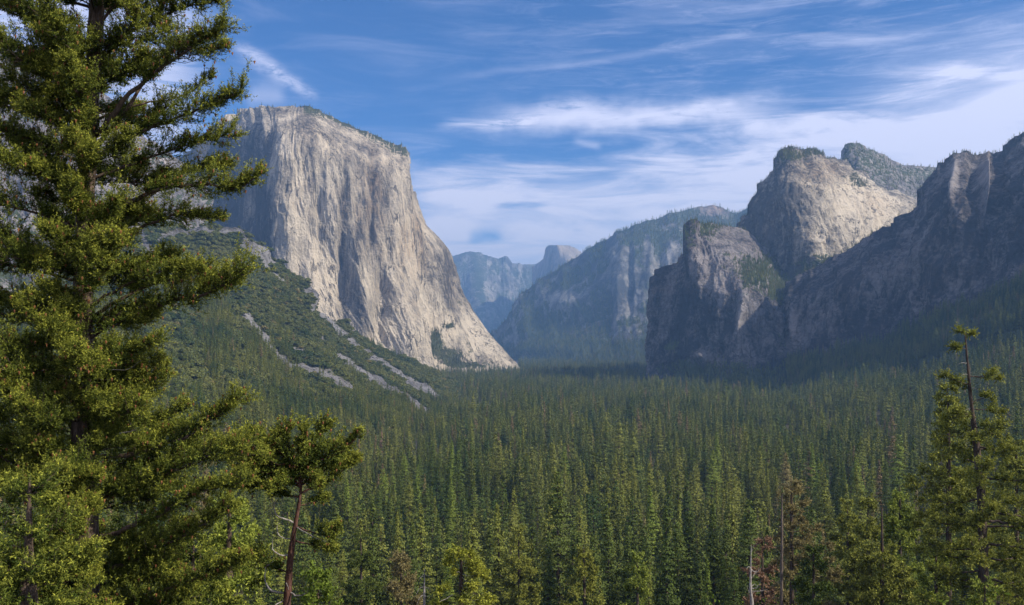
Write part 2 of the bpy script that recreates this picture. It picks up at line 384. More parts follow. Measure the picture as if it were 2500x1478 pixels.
# far peaks
fd = [(900, 2500, 90, True), (300, 700, 55, True), (110, 260, 22, True), (45, 90, 8, False)]
m1 = [D_((1040,650,15200),(1040,700,14600),(1040,760,14000),(1040,820,13200),(1040,890,11500)),
 D_((1096,636,15200),(1100,690,14500),(1105,750,13900),(1110,820,13100),(1110,890,11500)),
 D_((1130,623,15200),(1135,690,14400),(1140,750,13700),(1145,820,12900),(1150,890,11300)),
 D_((1157,618,15200),(1165,680,14300),(1175,740,13600),(1180,820,12700),(1185,890,11200)),
 D_((1190,630,15200),(1195,690,14400),(1200,750,13700),(1205,820,12800),(1210,890,11200)),
 D_((1216,634,15300),(1220,690,14600),(1225,750,13900),(1230,820,13000),(1240,890,11300)),
 D_((1234,627,15300),(1240,680,14700),(1245,750,14000),(1250,820,13100),(1260,890,11300)),
 D_((1262,643,15400),(1265,700,14800),(1270,750,14200),(1280,820,13200),(1290,890,11400)),
 D_((1330,646,15600),(1330,700,15000),(1335,750,14400),(1340,820,13400),(1350,890,11500)),
 D_((1430,660,15800),(1430,710,15200),(1430,760,14500),(1430,820,13500),(1440,890,11600))]
M1 = relief('mountain', m1, 260, 160, fd, FAR_ROCK, seed=21, back=500, rough_top=25,
  veg=lambda px, py, s, b: (s-.35)*1.2+.3*b, tone=lambda px, py, s, b: .45+.25*b, label='hazy far mountain ridge closing the valley')
hd = [D_((1300,650,14000),(1300,690,13700),(1300,740,13400),(1300,790,13000),(1300,880,11800)),
 D_((1318,638,13700),(1318,680,13450),(1318,730,13200),(1318,790,12700),(1318,880,11600)),
 D_((1328,628,13500),(1326,670,13200),(1326,720,13000),(1326,790,12500),(1330,880,11500)),
 D_((1337,603,13050),(1336,650,12900),(1338,710,12750),(1342,790,12200),(1345,880,11400)),
 D_((1344,599,12850),(1348,650,12650),(1352,710,12450),(1358,790,12000),(1365,880,11300)),
 D_((1362,599,12700),(1368,640,12500),(1374,710,12250),(1380,790,11900),(1388,880,11200)),
 D_((1380,600,12850),(1388,635,12400),(1398,700,12150),(1405,790,11800),(1412,880,11100)),
 D_((1400,605,13000),(1408,640,12600),(1416,700,12300),(1424,790,11900),(1432,880,11100)),
 D_((1425,622,13200),(1430,660,12800),(1440,710,12500),(1450,790,12000),(1460,880,11200)),
 D_((1460,650,13300),(1465,680,13000),(1470,730,12600),(1480,790,12100),(1490,880,11300))]
HD = relief('half_dome_mountain', hd, 200, 160, [(300, 1200, 22, True), (110, 500, 12, True), (45, 120, 6, False)], FAR_ROCK, seed=25, back=700,
  veg=lambda px, py, s, b: np.clip((py-650)/80, -.2, .75)+.2*b, tone=lambda px, py, s, b: .75-np.clip((py-640)/80, 0, .4)+.1*b, warm=lambda px, py, s, b: .5+0*px,
  label='distant hazy dome mountain cut by a sheer face on one side')
HD['o'].name = HD['o'].data.name = 'dome_mountain'
m2 = [D_((1150,850,8600),(1155,862,8500),(1160,872,8400),(1165,882,8200),(1170,896,7900)),
 D_((1196,818,8200),(1202,836,8050),(1210,852,7900),(1216,872,7600),(1225,896,7200)),
 D_((1232,788,8100),(1238,815,7850),(1246,840,7600),(1255,866,7300),(1265,896,6800)),
 D_((1282,722,8050),(1282,765,7700),(1288,805,7350),(1296,850,6950),(1305,896,6500)),
 D_((1332,682,8000),(1334,735,7600),(1340,785,7200),(1348,842,6750),(1358,896,6200)),
 D_((1385,648,7900),(1388,708,7450),(1392,768,7050),(1398,835,6600),(1408,896,6000)),
 D_((1440,612,7800),(1444,668,7350),(1448,735,6950),(1455,825,6500),(1462,896,5800)),
 D_((1500,575,7700),(1500,610,7250),(1498,680,6850),(1500,800,6450),(1512,896,5650)),
 D_((1560,552,7600),(1562,600,7100),(1560,690,6700),(1562,790,6350),(1575,896,5500)),
 D_((1640,526,7600),(1640,590,7100),(1642,690,6600),(1648,790,6250),(1660,896,5400)),
 D_((1700,510,7800),(1700,570,7200),(1704,680,6600),(1710,790,6200),(1720,896,5300)),
 D_((1735,503,7900),(1738,560,7300),(1742,670,6600),(1748,790,6200),(1760,896,5300)),
 D_((1760,507,7950),(1765,560,7350),(1770,670,6650),(1775,790,6200),(1785,896,5300)),
 D_((1790,521,7950),(1795,570,7400),(1800,670,6700),(1805,790,6200),(1815,896,5300)),
 D_((1840,508,7900),(1845,570,7300),(1850,670,6600),(1855,790,6100),(1865,896,5200)),
 D_((2000,500,7700),(2000,570,7100),(2000,670,6400),(2000,790,5900),(2000,896,5000))]
M2 = relief('ridge', m2, 420, 300, [(420, 1600, 55, True), (150, 500, 32, True), (60, 200, 14, True), (24, 50, 5, False)], FAR_ROCK, seed=33, back=500, rough_top=10,
  bumps=[(1518, 700, 18, 90, 40), (1540, 660, 7, 80, -70), (1480, 720, 14, 80, -90), (1610, 700, 18, 90, -130), (1395, 745, 40, 30, 90), (1350, 860, 90, 14, 70), (1590, 640, 10, 60, 60)],
  veg=lambda px, py, s, b: .35+.35*b+(s-.45)*.6, tone=lambda px, py, s, b: .26+.15*b,
  vegpatch=[(1530, 700, 34, 66, -.7), (1390, 733, 42, 13, -.9), (1640, 640, 14, 40, -.6), (1580, 620, 10, 40, -.6), (1400, 860, 160, 22, .6), (1320, 800, 70, 40, .2), (1740, 515, 26, 12, -.7), (1500, 640, 14, 50, -.4)],
  tonepatch=[(1530, 720, 40, 60, .05), (1390, 733, 40, 14, .3)], warm=lambda px, py, s, b: .3*np.exp(-((px-1740)/30)**2-((py-512)/14)**2)*3,
  label='hazy forested valley ridge with a pale rock buttress and rounded summit')

cd = [(170, 700, 26, True), (65, 260, 17, True), (24, 80, 9.5, True), (10, 28, 4.5, True)]
m3b = [D_((2052,420,4300),(2052,450,4270),(2052,480,4240),(2052,520,4200),(2050,600,4100)),
 D_((2061,366,4150),(2061,405,4080),(2063,440,4040),(2066,480,4000),(2070,580,3900)),
 D_((2078,352,4100),(2082,392,3980),(2090,430,3920),(2100,475,3850),(2110,580,3700)),
 D_((2120,362,4150),(2130,400,4000),(2140,440,3880),(2150,480,3780),(2160,580,3600)),
 D_((2150,375,4200),(2160,415,4040),(2170,450,3900),(2180,490,3780),(2190,580,3600)),
 D_((2200,400,4280),(2210,430,4130),(2220,465,3980),(2230,500,3840),(2240,580,3650)),
 D_((2268,411,4350),(2275,440,4200),(2285,470,4050),(2295,510,3900),(2300,580,3700)),
 D_((2420,400,4400),(2420,440,4300),(2420,480,4150),(2420,520,4000),(2420,580,3800))]
M3b = relief('summit', m3b, 220, 150, [(120, 200, 18, True), (45, 80, 9, True), (16, 30, 4, False)], GREY_ROCK, seed=41, rough_top=8,
  veg=lambda px, py, s, b: .48+.2*b-.3*(px < 2064), tone=lambda px, py, s, b: .6+.2*b, label='scrub covered back summit rising above the grey dome')
m3 = [D_((1800,575,3650),(1802,590,3620),(1804,610,3600),(1806,650,3560),(1810,710,3500),(1815,780,3450)),
 D_((1814,552,3560),(1816,580,3500),(1818,610,3470),(1822,650,3440),(1828,710,3380),(1835,780,3300)),
 D_((1838,502,3450),(1840,540,3370),(1844,580,3320),(1850,630,3280),(1860,690,3220),(1870,770,3150)),
 D_((1862,440,3400),(1864,490,3290),(1868,550,3230),(1874,610,3180),(1884,670,3130),(1895,760,3050)),
 D_((1884,400,3380),(1890,455,3220),(1895,520,3150),(1902,590,3100),(1912,660,3060),(1925,750,3000)),
 D_((1906,370,3380),(1918,440,3150),(1925,510,3080),(1935,580,3030),(1948,650,2990),(1965,740,2940)),
 D_((1935,363,3400),(1950,425,3160),(1962,495,3060),(1978,570,3000),(1995,640,2960),(2010,735,2920)),
 D_((1965,370,3460),(1985,425,3230),(2005,490,3110),(2030,560,3030),(2050,630,2990),(2060,735,2950)),
 D_((2005,382,3540),(2030,430,3330),(2055,490,3190),(2080,560,3090),(2100,630,3050),(2110,735,3000)),
 D_((2060,397,3650),(2085,440,3440),(2110,495,3290),(2135,560,3180),(2155,630,3120),(2160,735,3050)),
 D_((2110,430,3780),(2140,465,3580),(2165,510,3420),(2190,570,3300),(2205,630,3230),(2210,735,3150)),
 D_((2180,470,3950),(2210,490,3780),(2230,525,3600),(2250,580,3450),(2265,640,3350),(2270,735,3250)),
 D_((2300,490,4100),(2310,510,3950),(2320,540,3800),(2330,590,3650),(2340,650,3500),(2350,735,3400))]
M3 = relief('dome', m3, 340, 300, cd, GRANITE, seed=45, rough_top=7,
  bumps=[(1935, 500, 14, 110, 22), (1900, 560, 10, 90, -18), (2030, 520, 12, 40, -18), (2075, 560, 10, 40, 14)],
  veg=lambda px, py, s, b: -.1+.25*b+(s-.55)*.9, tone=lambda px, py, s, b: .10+.2*b+.36*np.clip((px-1960)/40, 0, 1)*np.clip((py-400)/50, 0, 1),  # shade painted into the left face, sunlight into the paler slab
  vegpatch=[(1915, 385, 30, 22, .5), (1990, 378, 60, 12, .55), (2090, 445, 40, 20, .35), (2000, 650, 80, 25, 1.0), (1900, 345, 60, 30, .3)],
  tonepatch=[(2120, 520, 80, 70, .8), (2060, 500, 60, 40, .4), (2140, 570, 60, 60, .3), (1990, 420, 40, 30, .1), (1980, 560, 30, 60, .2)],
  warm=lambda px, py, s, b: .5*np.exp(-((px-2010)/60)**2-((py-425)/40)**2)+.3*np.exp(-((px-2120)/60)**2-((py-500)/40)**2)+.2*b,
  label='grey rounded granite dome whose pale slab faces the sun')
m4 = [D_((1632,690,3250),(1622,740,3220),(1612,790,3190),(1606,840,3150),(1600,890,3100),(1596,955,3000)),
 D_((1610,700,3060),(1604,745,3030),(1598,790,3010),(1593,840,2970),(1588,895,2920),(1583,955,2850)),
 D_((1621,656,2990),(1620,705,2950),(1618,760,2920),(1616,820,2890),(1614,885,2840),(1612,955,2750)),
 D_((1646,634,2970),(1648,690,2900),(1648,750,2870),(1650,820,2830),(1652,885,2780),(1655,955,2680)),
 D_((1668,594,2960),(1668,660,2870),(1672,730,2820),(1678,810,2780),(1684,880,2720),(1690,955,2620)),
 D_((1691,545,2960),(1700,610,2850),(1708,690,2780),(1716,790,2730),(1724,880,2660),(1730,955,2560)),
 D_((1730,546,3030),(1748,600,2860),(1758,680,2730),(1766,790,2660),(1774,880,2600),(1780,955,2500)),
 D_((1780,560,3080),(1795,610,2900),(1806,690,2690),(1812,800,2620),(1818,885,2550),(1825,955,2450)),
 D_((1835,582,3110),(1848,630,2950),(1858,705,2700),(1862,810,2600),(1868,890,2520),(1875,955,2420)),
 D_((1885,610,3140),(1892,660,3020),(1896,722,2780),(1898,820,2640),(1902,895,2510),(1910,955,2400)),
 D_((1935,640,3170),(1938,680,3060),(1935,728,2860),(1930,830,2760),(1935,895,2540),(1945,955,2390)),
 D_((1990,665,3200),(1990,690,3120),(1985,730,2950),(1975,830,2850),(1980,900,2600),(1990,955,2400)),
 D_((2090,650,3200),(2090,690,3150),(2080,735,3050),(2060,830,2900),(2060,900,2650),(2070,955,2420))]
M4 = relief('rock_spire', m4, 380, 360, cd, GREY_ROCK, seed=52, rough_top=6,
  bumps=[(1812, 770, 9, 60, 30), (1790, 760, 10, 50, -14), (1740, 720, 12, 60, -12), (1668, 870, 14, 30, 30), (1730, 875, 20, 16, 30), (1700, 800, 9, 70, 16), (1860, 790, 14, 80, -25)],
  veg=lambda px, py, s, b: .02+.3*b+(s-.5)*.9, tone=lambda px, py, s, b: .14+.2*b+.38*np.clip((720-py)/30, 0, 1)*np.clip((px-1690)/15, 0, 1),  # sunlit shoulder painted paler than the shaded wall under it
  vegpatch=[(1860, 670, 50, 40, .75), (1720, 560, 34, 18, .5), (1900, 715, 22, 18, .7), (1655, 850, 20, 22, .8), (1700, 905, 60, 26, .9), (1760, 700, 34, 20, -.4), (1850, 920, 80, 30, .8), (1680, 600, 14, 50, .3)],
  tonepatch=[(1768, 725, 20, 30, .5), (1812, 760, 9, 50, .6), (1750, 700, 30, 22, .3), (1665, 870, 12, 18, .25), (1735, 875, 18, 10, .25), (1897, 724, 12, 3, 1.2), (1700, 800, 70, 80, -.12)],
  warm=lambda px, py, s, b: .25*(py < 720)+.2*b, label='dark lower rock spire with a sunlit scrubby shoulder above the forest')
m5 = [D_((1880,726,3050),(1882,765,3000),(1884,810,2950),(1888,860,2880),(1890,905,2750),(1895,955,2550)),
 D_((1912,726,2860),(1912,765,2800),(1913,810,2760),(1916,855,2700),(1922,900,2560),(1930,950,2380)),
 D_((1948,688,2800),(1950,735,2690),(1952,790,2620),(1956,845,2560),(1965,895,2420),(1980,945,2240)),
 D_((1985,664,2780),(1987,720,2620),(1990,780,2550),(1996,840,2490),(2008,890,2360),(2025,938,2180)),
 D_((2038,642,2740),(2038,705,2560),(2040,765,2480),(2046,830,2420),(2060,880,2290),(2080,928,2110)),
 D_((2110,598,2660),(2110,665,2460),(2112,735,2380),(2120,808,2310),(2135,862,2180),(2155,914,2000)),
 D_((2160,570,2600),(2160,645,2390),(2163,725,2310),(2172,798,2230),(2188,852,2100),(2210,900,1920)),
 D_((2205,545,2560),(2205,630,2330),(2210,710,2250),(2220,785,2170),(2238,838,2040),(2262,888,1860)),
 D_((2240,490,2530),(2240,590,2280),(2246,680,2190),(2256,765,2110),(2275,822,1980),(2300,874,1800)),
 D_((2272,413,2500),(2276,520,2240),(2282,630,2140),(2292,745,2060),(2312,806,1930),(2340,860,1740)),
 D_((2310,385,2480),(2316,480,2190),(2322,600,2090),(2334,725,2010),(2355,790,1880),(2385,846,1690)),
 D_((2355,380,2480),(2360,470,2170),(2366,590,2050),(2380,700,1960),(2402,770,1830),(2430,830,1640)),
 D_((2412,380,2520),(2415,460,2180),(2420,575,2030),(2436,670,1930),(2456,745,1790),(2485,812,1590)),
 D_((2460,366,2500),(2462,450,2120),(2470,560,1980),(2484,650,1880),(2506,730,1740),(2535,796,1540)),
 D_((2500,336,2450),(2502,430,2060),(2512,540,1930),(2528,630,1830),(2550,712,1690),(2580,780,1500)),
 D_((2620,290,2400),(2622,400,1990),(2632,520,1850),(2650,610,1750),(2675,695,1610),(2710,765,1420)),
 D_((2900,240,2300),(2905,370,1850),(2915,490,1700),(2935,590,1600),(2965,680,1450),(3010,750,1270)),
 D_((3500,180,2050),(3505,330,1650),(3520,460,1500),(3545,560,1390),(3580,650,1250),(3630,720,1090))]
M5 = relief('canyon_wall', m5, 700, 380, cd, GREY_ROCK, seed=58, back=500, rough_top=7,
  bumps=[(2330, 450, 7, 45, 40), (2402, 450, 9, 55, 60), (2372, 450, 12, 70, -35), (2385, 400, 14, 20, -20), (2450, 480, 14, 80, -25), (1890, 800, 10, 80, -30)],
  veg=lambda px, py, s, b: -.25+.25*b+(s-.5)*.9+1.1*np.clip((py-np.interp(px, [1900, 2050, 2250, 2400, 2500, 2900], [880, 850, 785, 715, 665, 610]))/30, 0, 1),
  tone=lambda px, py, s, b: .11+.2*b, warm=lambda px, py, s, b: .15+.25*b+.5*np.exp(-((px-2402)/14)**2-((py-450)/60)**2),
  tonepatch=[(2402, 450, 14, 60, .9), (2330, 450, 10, 50, .8), (2000, 790, 60, 50, .12)],  # first two patches paint sunlit strips onto the tower
  label='long shaded canyon wall of grey rock painted with violet shade above dark forest')

# the scrub slope in front of the monolith
hill = [D_((-420,850,1250),(-420,940,1000),(-420,1040,800),(-420,1140,640),(-420,1260,500)),
 D_((-150,800,1350),(-150,900,1080),(-150,1000,850),(-150,1110,680),(-150,1240,520)),
 D_((30,735,1450),(30,850,1150),(30,960,920),(30,1080,720),(30,1210,550)),
 D_((200,640,1650),(205,760,1350),(210,880,1080),(220,1000,850),(235,1160,640)),
 D_((300,585,1780),(305,710,1460),(315,830,1180),(330,960,930),(350,1120,710)),
 D_((372,548,1850),(380,670,1560),(392,790,1280),(410,920,1010),(435,1080,780)),
 D_((450,556,1900),(455,665,1630),(465,780,1370),(485,905,1100),(515,1060,860)),
 D_((525,550,1930),(530,650,1700),(542,765,1450),(565,885,1180),(600,1040,930)),
 D_((565,563,1960),(572,660,1740),(588,770,1500),(612,885,1240),(650,1030,990)),
 D_((612,592,1990),(620,680,1790),(640,785,1560),(668,895,1300),(708,1022,1060)),
 D_((662,634,2030),(674,710,1850),(695,805,1630),(728,905,1380),(772,1015,1140)),
 D_((705,668,2060),(718,735,1900),(742,820,1700),(778,912,1460),(825,1010,1220)),
 D_((738,700,2080),(752,762,1940),(776,840,1750),(815,920,1520),(865,1008,1290)),
 D_((756,752,2160),(774,795,2030),(800,860,1840),(842,930,1610),(895,1008,1360)),
 D_((830,792,2260),(846,825,2130),(870,875,1950),(908,940,1720),(955,1008,1460)),
 D_((900,836,2380),(915,862,2250),(936,900,2080),(968,952,1850),(1010,1010,1580)),
 D_((965,866,2500),(978,888,2370),(996,918,2210),(1022,960,1990),(1060,1010,1720)),
 D_((1050,905,2700),(1060,920,2560),(1074,942,2390),(1094,972,2180),(1125,1010,1900)),
 D_((1120,945,2800),(1128,955,2660),(1140,970,2500),(1156,990,2320),(1180,1012,2080)),
 D_((1190,985,2850),(1196,990,2720),(1204,997,2580),(1215,1005,2430),(1235,1015,2230))]
hill = [c+[(c[-1][0]+45, min(1330, float(HY+F*140/(c[-1][2]*.82))), c[-1][2]*.82)] for c in hill]
SCREE = [([(765, 762), (830, 812), (890, 860), (960, 905), (1010, 945), (1060, 975)], 10, .95), ([(820, 868), (880, 905), (940, 945), (985, 975), (1040, 1010)], 10, 1.1),
         ([(590, 770), (640, 810), (660, 840), (720, 890), (780, 925), (850, 955)], 9, 1.0), ([(780, 925), (850, 955), (870, 965)], 18, .8), ([(985, 975), (1010, 1000), (1045, 1012)], 16, .9), ([(960, 905), (1060, 975), (1100, 1000)], 12, .5), ([(715, 845), (735, 860)], 6, .8),
         ([(770, 830), (790, 845)], 6, .6), ([(-60, 690), (40, 720), (110, 800)], 24, .8), ([(380, 590), (470, 560), (545, 575)], 9, .7), ([(590, 605), (640, 625)], 12, .9), ([(738, 715), (748, 760)], 8, 1.1), ([(340, 560), (370, 640)], 12, .6), ([(548, 562), (600, 598), (655, 640)], 11, .9), ([(640, 640), (700, 720)], 4, .5)]
def near_line(px, py, pts):
    best = np.full(px.shape, 1e9)
    for (x0, y0), (x1, y1) in zip(pts[:-1], pts[1:]):
        t = np.clip(((px-x0)*(x1-x0)+(py-y0)*(y1-y0))/((x1-x0)**2+(y1-y0)**2), 0, 1)
        best = np.minimum(best, np.hypot(px-x0-t*(x1-x0), py-y0-t*(y1-y0)))
    return best
def hveg(px, py, s, b):
    v = .78+.12*b
    wob = 6*fbm(px/18, py/14, 4, 5)
    for pts, w, a in SCREE: v = v-a*np.exp(-np.clip(near_line(px, py, pts)+wob, 0, None)**2/(w*w*.5))
    return v
HL = relief('hillside', hill, 520, 380, [(160, 260, 22, True), (60, 90, 9, False), (20, 30, 3, False)], SCRUB_ROCK, seed=63, back=400, rough_top=8,
  bumps=[(742, 730, 9, 26, 26), (735, 690, 14, 14, 12), (560, 590, 20, 20, 22), (640, 620, 14, 12, 16), (590, 700, 20, 90, 14), (520, 850, 30, 120, -26), (430, 900, 40, 120, 20), (700, 900, 26, 60, -16), (640, 760, 16, 60, -10)],
  veg=hveg, tone=lambda px, py, s, b: .6+.25*b, label='scrub covered hillside with pale scree streaks', foot=True)

# ================================================================== FOREST AND SCRUB
def proto(name, T, mat, wood=None, wmat=None):
    """a plain mesh object (crown and stem in one) at the origin, used by the masses of far trees"""
    T = np.asarray(T); n = len(T); V = [T.reshape(-1, 3)]; loops = [np.arange(n*3)]; sizes = [np.full(n, 3)]; mi = [np.zeros(n, int)]; o = n*3
    for v, q in (wood or []):
        V.append(v); loops.append((q+o).ravel()); sizes.append(np.full(len(q), 4)); mi.append(np.ones(len(q), int)); o += len(v)
    ob = mesh_from(name, np.concatenate(V), np.concatenate(loops), np.concatenate(sizes), mat)
    if wood: ob.data.materials.append(wmat); ob.data.polygons.foreach_set('material_index', np.concatenate(mi).astype(np.int32))
    C.objects.unlink(ob); return ob
def mass(name, pts, scale, protos, label, seed=0, cat=None, flat=None):
    """one object of countless plants: a cloud of points, each carrying one of the plants"""
    n = len(pts); q = np.random.default_rng(seed)
    me = bpy.data.meshes.new(name); me.vertices.add(n); me.vertices.foreach_set('co', np.asarray(pts, np.float32).ravel())
    for k, typ, v in (('size', 'FLOAT', scale), ('turn', 'FLOAT', q.random(n)*6.283), ('width', 'FLOAT', scale*q.uniform(.72, 1.35, n)), ('lean', 'FLOAT', q.normal(0, .035, n)), ('pick', 'INT', q.integers(0, len(protos), n))):
        a = me.attributes.new(k, typ, 'POINT'); a.data.foreach_set('value', np.asarray(v, np.float32 if typ == 'FLOAT' else np.int32))
    o = bpy.data.objects.new(name, me); C.objects.link(o)
    g = bpy.data.node_groups.new(name, 'GeometryNodeTree')
    g.interface.new_socket('Geometry', in_out='INPUT', socket_type='NodeSocketGeometry'); g.interface.new_socket('Geometry', in_out='OUTPUT', socket_type='NodeSocketGeometry')
    N_ = g.nodes; L = g.links; gi = N_.new('NodeGroupInput'); go = N_.new('NodeGroupOutput')
    j = N_.new('GeometryNodeJoinGeometry')
    for p in protos:
        oi = N_.new('GeometryNodeObjectInfo'); oi.inputs['Object'].default_value = p; oi.inputs['As Instance'].default_value = True
        L.new(oi.outputs['Geometry'], j.inputs[0])
    ip = N_.new('GeometryNodeInstanceOnPoints'); ip.inputs['Pick Instance'].default_value = True
    def at(nm, ty):
        a = N_.new('GeometryNodeInputNamedAttribute'); a.data_type = ty; a.inputs[0].default_value = nm
        return a.outputs[0]
    cr = N_.new('ShaderNodeCombineXYZ'); L.new(at('turn', 'FLOAT'), cr.inputs[2])
    cs = N_.new('ShaderNodeCombineXYZ'); s = at('size', 'FLOAT'); s2 = at('width', 'FLOAT')
    for k in range(2): L.new(s2, cs.inputs[k])
    L.new(s, cs.inputs[2]); L.new(at('lean', 'FLOAT'), cr.inputs[0])
    L.new(gi.outputs[0], ip.inputs['Points']); L.new(j.outputs[0], ip.inputs['Instance']); L.new(at('pick', 'INT'), ip.inputs['Instance Index'])
    L.new(cr.outputs[0], ip.inputs['Rotation']); L.new(cs.outputs[0], ip.inputs['Scale']); L.new(ip.outputs[0], go.inputs[0])
    md = o.modifiers.new('plants', 'NODES'); md.node_group = g
    return tag(o, label, cat, None, 'stuff')

def conifer_proto(k, h=1., r=.13, nb=60, per=13, size=.019, mat=FOREST, **kw):
    T, tip, wood = conifer_mesh(100+k, h, r, size, nb, per, **kw)
    return proto('far_conifer', T, mat, [tube([(0, 0, -.05), (0, 0, .5), (0, 0, .97)], [.011, .008, .001], 4)], TRUNK)
far_tree = [conifer_proto(k, r=[.16, .13, .19, .17, .12, .20][k], shape=[1.15, .95, 1.1, .85, 1.1, .55][k], nb=[200, 200, 190, 190, 200, 180][k], base=.06) for k in range(6)]
def bush_proto(k):
    q = np.random.default_rng(300+k); lob = [(0, 0, .42, .5)]+[(*q.uniform(-.42, .42, 2), q.uniform(.2, .5), q.uniform(.22, .36)) for _ in range(6)]
    c, n = [], []
    for x, y, z, r in lob:
        m = int(260*r); d = norm(q.normal(size=(m, 3))); d[:, 2] = np.abs(d[:, 2])*.9-.15; c.append(np.array([x, y, z])+d*r*q.uniform(.75, 1.08, (m, 1))*[1, 1, .9]); n.append(d+q.normal(0, .4, (m, 3)))
    c = np.concatenate(c); return proto('far_bush', leaf_tris(c, norm(np.concatenate(n)), np.full(len(c), .17), q), SCRUB)
far_bush = [bush_proto(k) for k in range(4)]

# every tree of the valley forest, nearest first
def forest_points():
    q = np.random.default_rng(5); n_ = 460000                     # free positions, later thinned into clumps
    d = q.uniform(240, 7200, n_); x = (q.uniform(-420, 3180, n_)-CX)/F*d
    w_ = 1.6*d/((8.7+d*.0005+np.maximum(0, d-2500)*.0035)**2)*6960/n_
    k_ = q.random(n_) < w_
    return np.stack([x, d], 1)[k_]
fp = forest_points()
den = .6*fbm(fp[:, 0]/26, fp[:, 1]/26, 2, 90)+.6*fbm(fp[:, 0]/120, fp[:, 1]/150, 2, 91)
fp = fp[(rng.random(len(fp)) < np.clip(1.05+den*2.8, .03, .97))]
fz = ground_z(fp[:, 0], fp[:, 1])
# leave out what stands inside a mountain
def depth_limit(R, px):
    o = np.argsort(R['px'][:, -1]); return np.interp(px, R['px'][:, -1][o], R['W'][:, -1, 1][o], left=1e9, right=1e9)
fpx = CX+F*fp[:, 0]/fp[:, 1]
keep = np.ones(len(fp), bool)
for R in (EL, M4, M5, M2): keep &= fp[:, 1] < depth_limit(R, fpx)+10
keep &= (fp[:, 1] < depth_limit(HL, fpx)) | ((fpx > 1045) & (fp[:, 1] > 2900)) | ((fpx > 1130) & (fp[:, 1] > 2050))
fp, fz, fpx = fp[keep], fz[keep], fpx[keep]
n = len(fp); stand = fbm(fp[:, 0]/140, fp[:, 1]/140, 2, 12)
fh = 30+8*stand+rng.normal(0, 7, n)-14*(rng.random(n) < .3)+10*(rng.random(n) < .09); fh = np.clip(fh, 7, 58)
top_py = HY-F*(fz+fh)/fp[:, 1]
# which of them show largest: walk from the nearest and keep track of what they already cover
order = np.argsort(fp[:, 1]); cover = np.full(2500//4+1, 1478.)
vis = np.zeros(n)
for i in order[:16000]:
    hw = max(1., .09*fh[i]*F/fp[i, 1]); a, b = int(max(0, fpx[i]-hw)//4), int(min(2499, fpx[i]+hw)//4)
    if b < a or fpx[i] < -20 or fpx[i] > 2520: continue
    c = cover[a:b+1]; vis[i] = np.clip(c-top_py[i], 0, None).mean()*(2*hw)*(.12 if fpx[i] < 520 else 1)
    m_ = max(1, (b-a)//3); cc = c[m_:-m_] if len(c) > 2*m_ else c
    cover[a:b+1] = np.minimum(c, np.maximum(top_py[i]+14, cc.min()*0+top_py[i]+14))
ones = np.argsort(-vis)[:262]
single = np.zeros(n, bool); single[ones] = True

# ---- the individual trees
MATS = [('dark green', GREEN_DARK), ('olive green', GREEN_OLIVE), ('bright green', GREEN_BRIGHT), ('dusty brown-green', BROWNISH)]
near_mesh = []
for ci, (cn, cm) in enumerate(MATS):
    for v in range(3):
        T, tip, wood = conifer_mesh(500+ci*10+v, 30., [4.6, 3.6, 5.2][v], .30, [480, 480, 480][v], 32, base=.05, shape=[1.1, .95, .8][v], gap=.06)
        root = empty('conifer', (0, 0, 0)); cr = tris_obj('crown', T, cm, root)
        tr = tubes_obj('trunk', [tube([(0, 0, -2), (0, 0, 10), (0, 0, 20), (0, 0, 29.5)], [.42, .34, .2, .03], 6)]+wood, TRUNK, root)
        near_mesh.append((root, cr, tr, ci))
used = [False]*len(near_mesh)
def put_tree(k, x, y, z, s, rz, label, group):
    r, cr, tr, ci = near_mesh[k]
    if used[k]:
        r2 = r.copy(); C.objects.link(r2); a, b = cr.copy(), tr.copy()
        for o in (a, b): C.objects.link(o); o.parent = r2
        r = r2
    used[k] = True
    r.location = (x, y, z); wd = s*rng.uniform(.75, 1.25); r.scale = (wd, wd, s); r.rotation_euler = (rng.normal(0, .03), rng.normal(0, .03), rz); tag(r, label, 'conifer', group); return r
for i in ones:
    warmth = fbm(np.array([fp[i, 0]/70]), np.array([fp[i, 1]/70]), 2, 40)[0]+rng.normal(0, .25)
    ci = 3 if warmth > .85 else 1 if warmth > .05 else (2 if rng.random() < .2 else 0)
    zone = 'left of the yellow-green cedar' if fpx[i] < 1130 else ('between the yellow-green cedar and the pole tree' if fpx[i] < 1905 else 'right of the bare pole tree')
    row = 'front rows' if fp[i, 1] < 430 else 'middle rows'
    put_tree(ci*3+int(rng.integers(0, 3)), fp[i, 0], fp[i, 1], fz[i], fh[i]/30, rng.random()*6.28,
             f'{MATS[ci][0]} conifer in the forest\'s {row}, {zone}', f'{MATS[ci][0]} conifers in the {row} of the forest, {zone}')
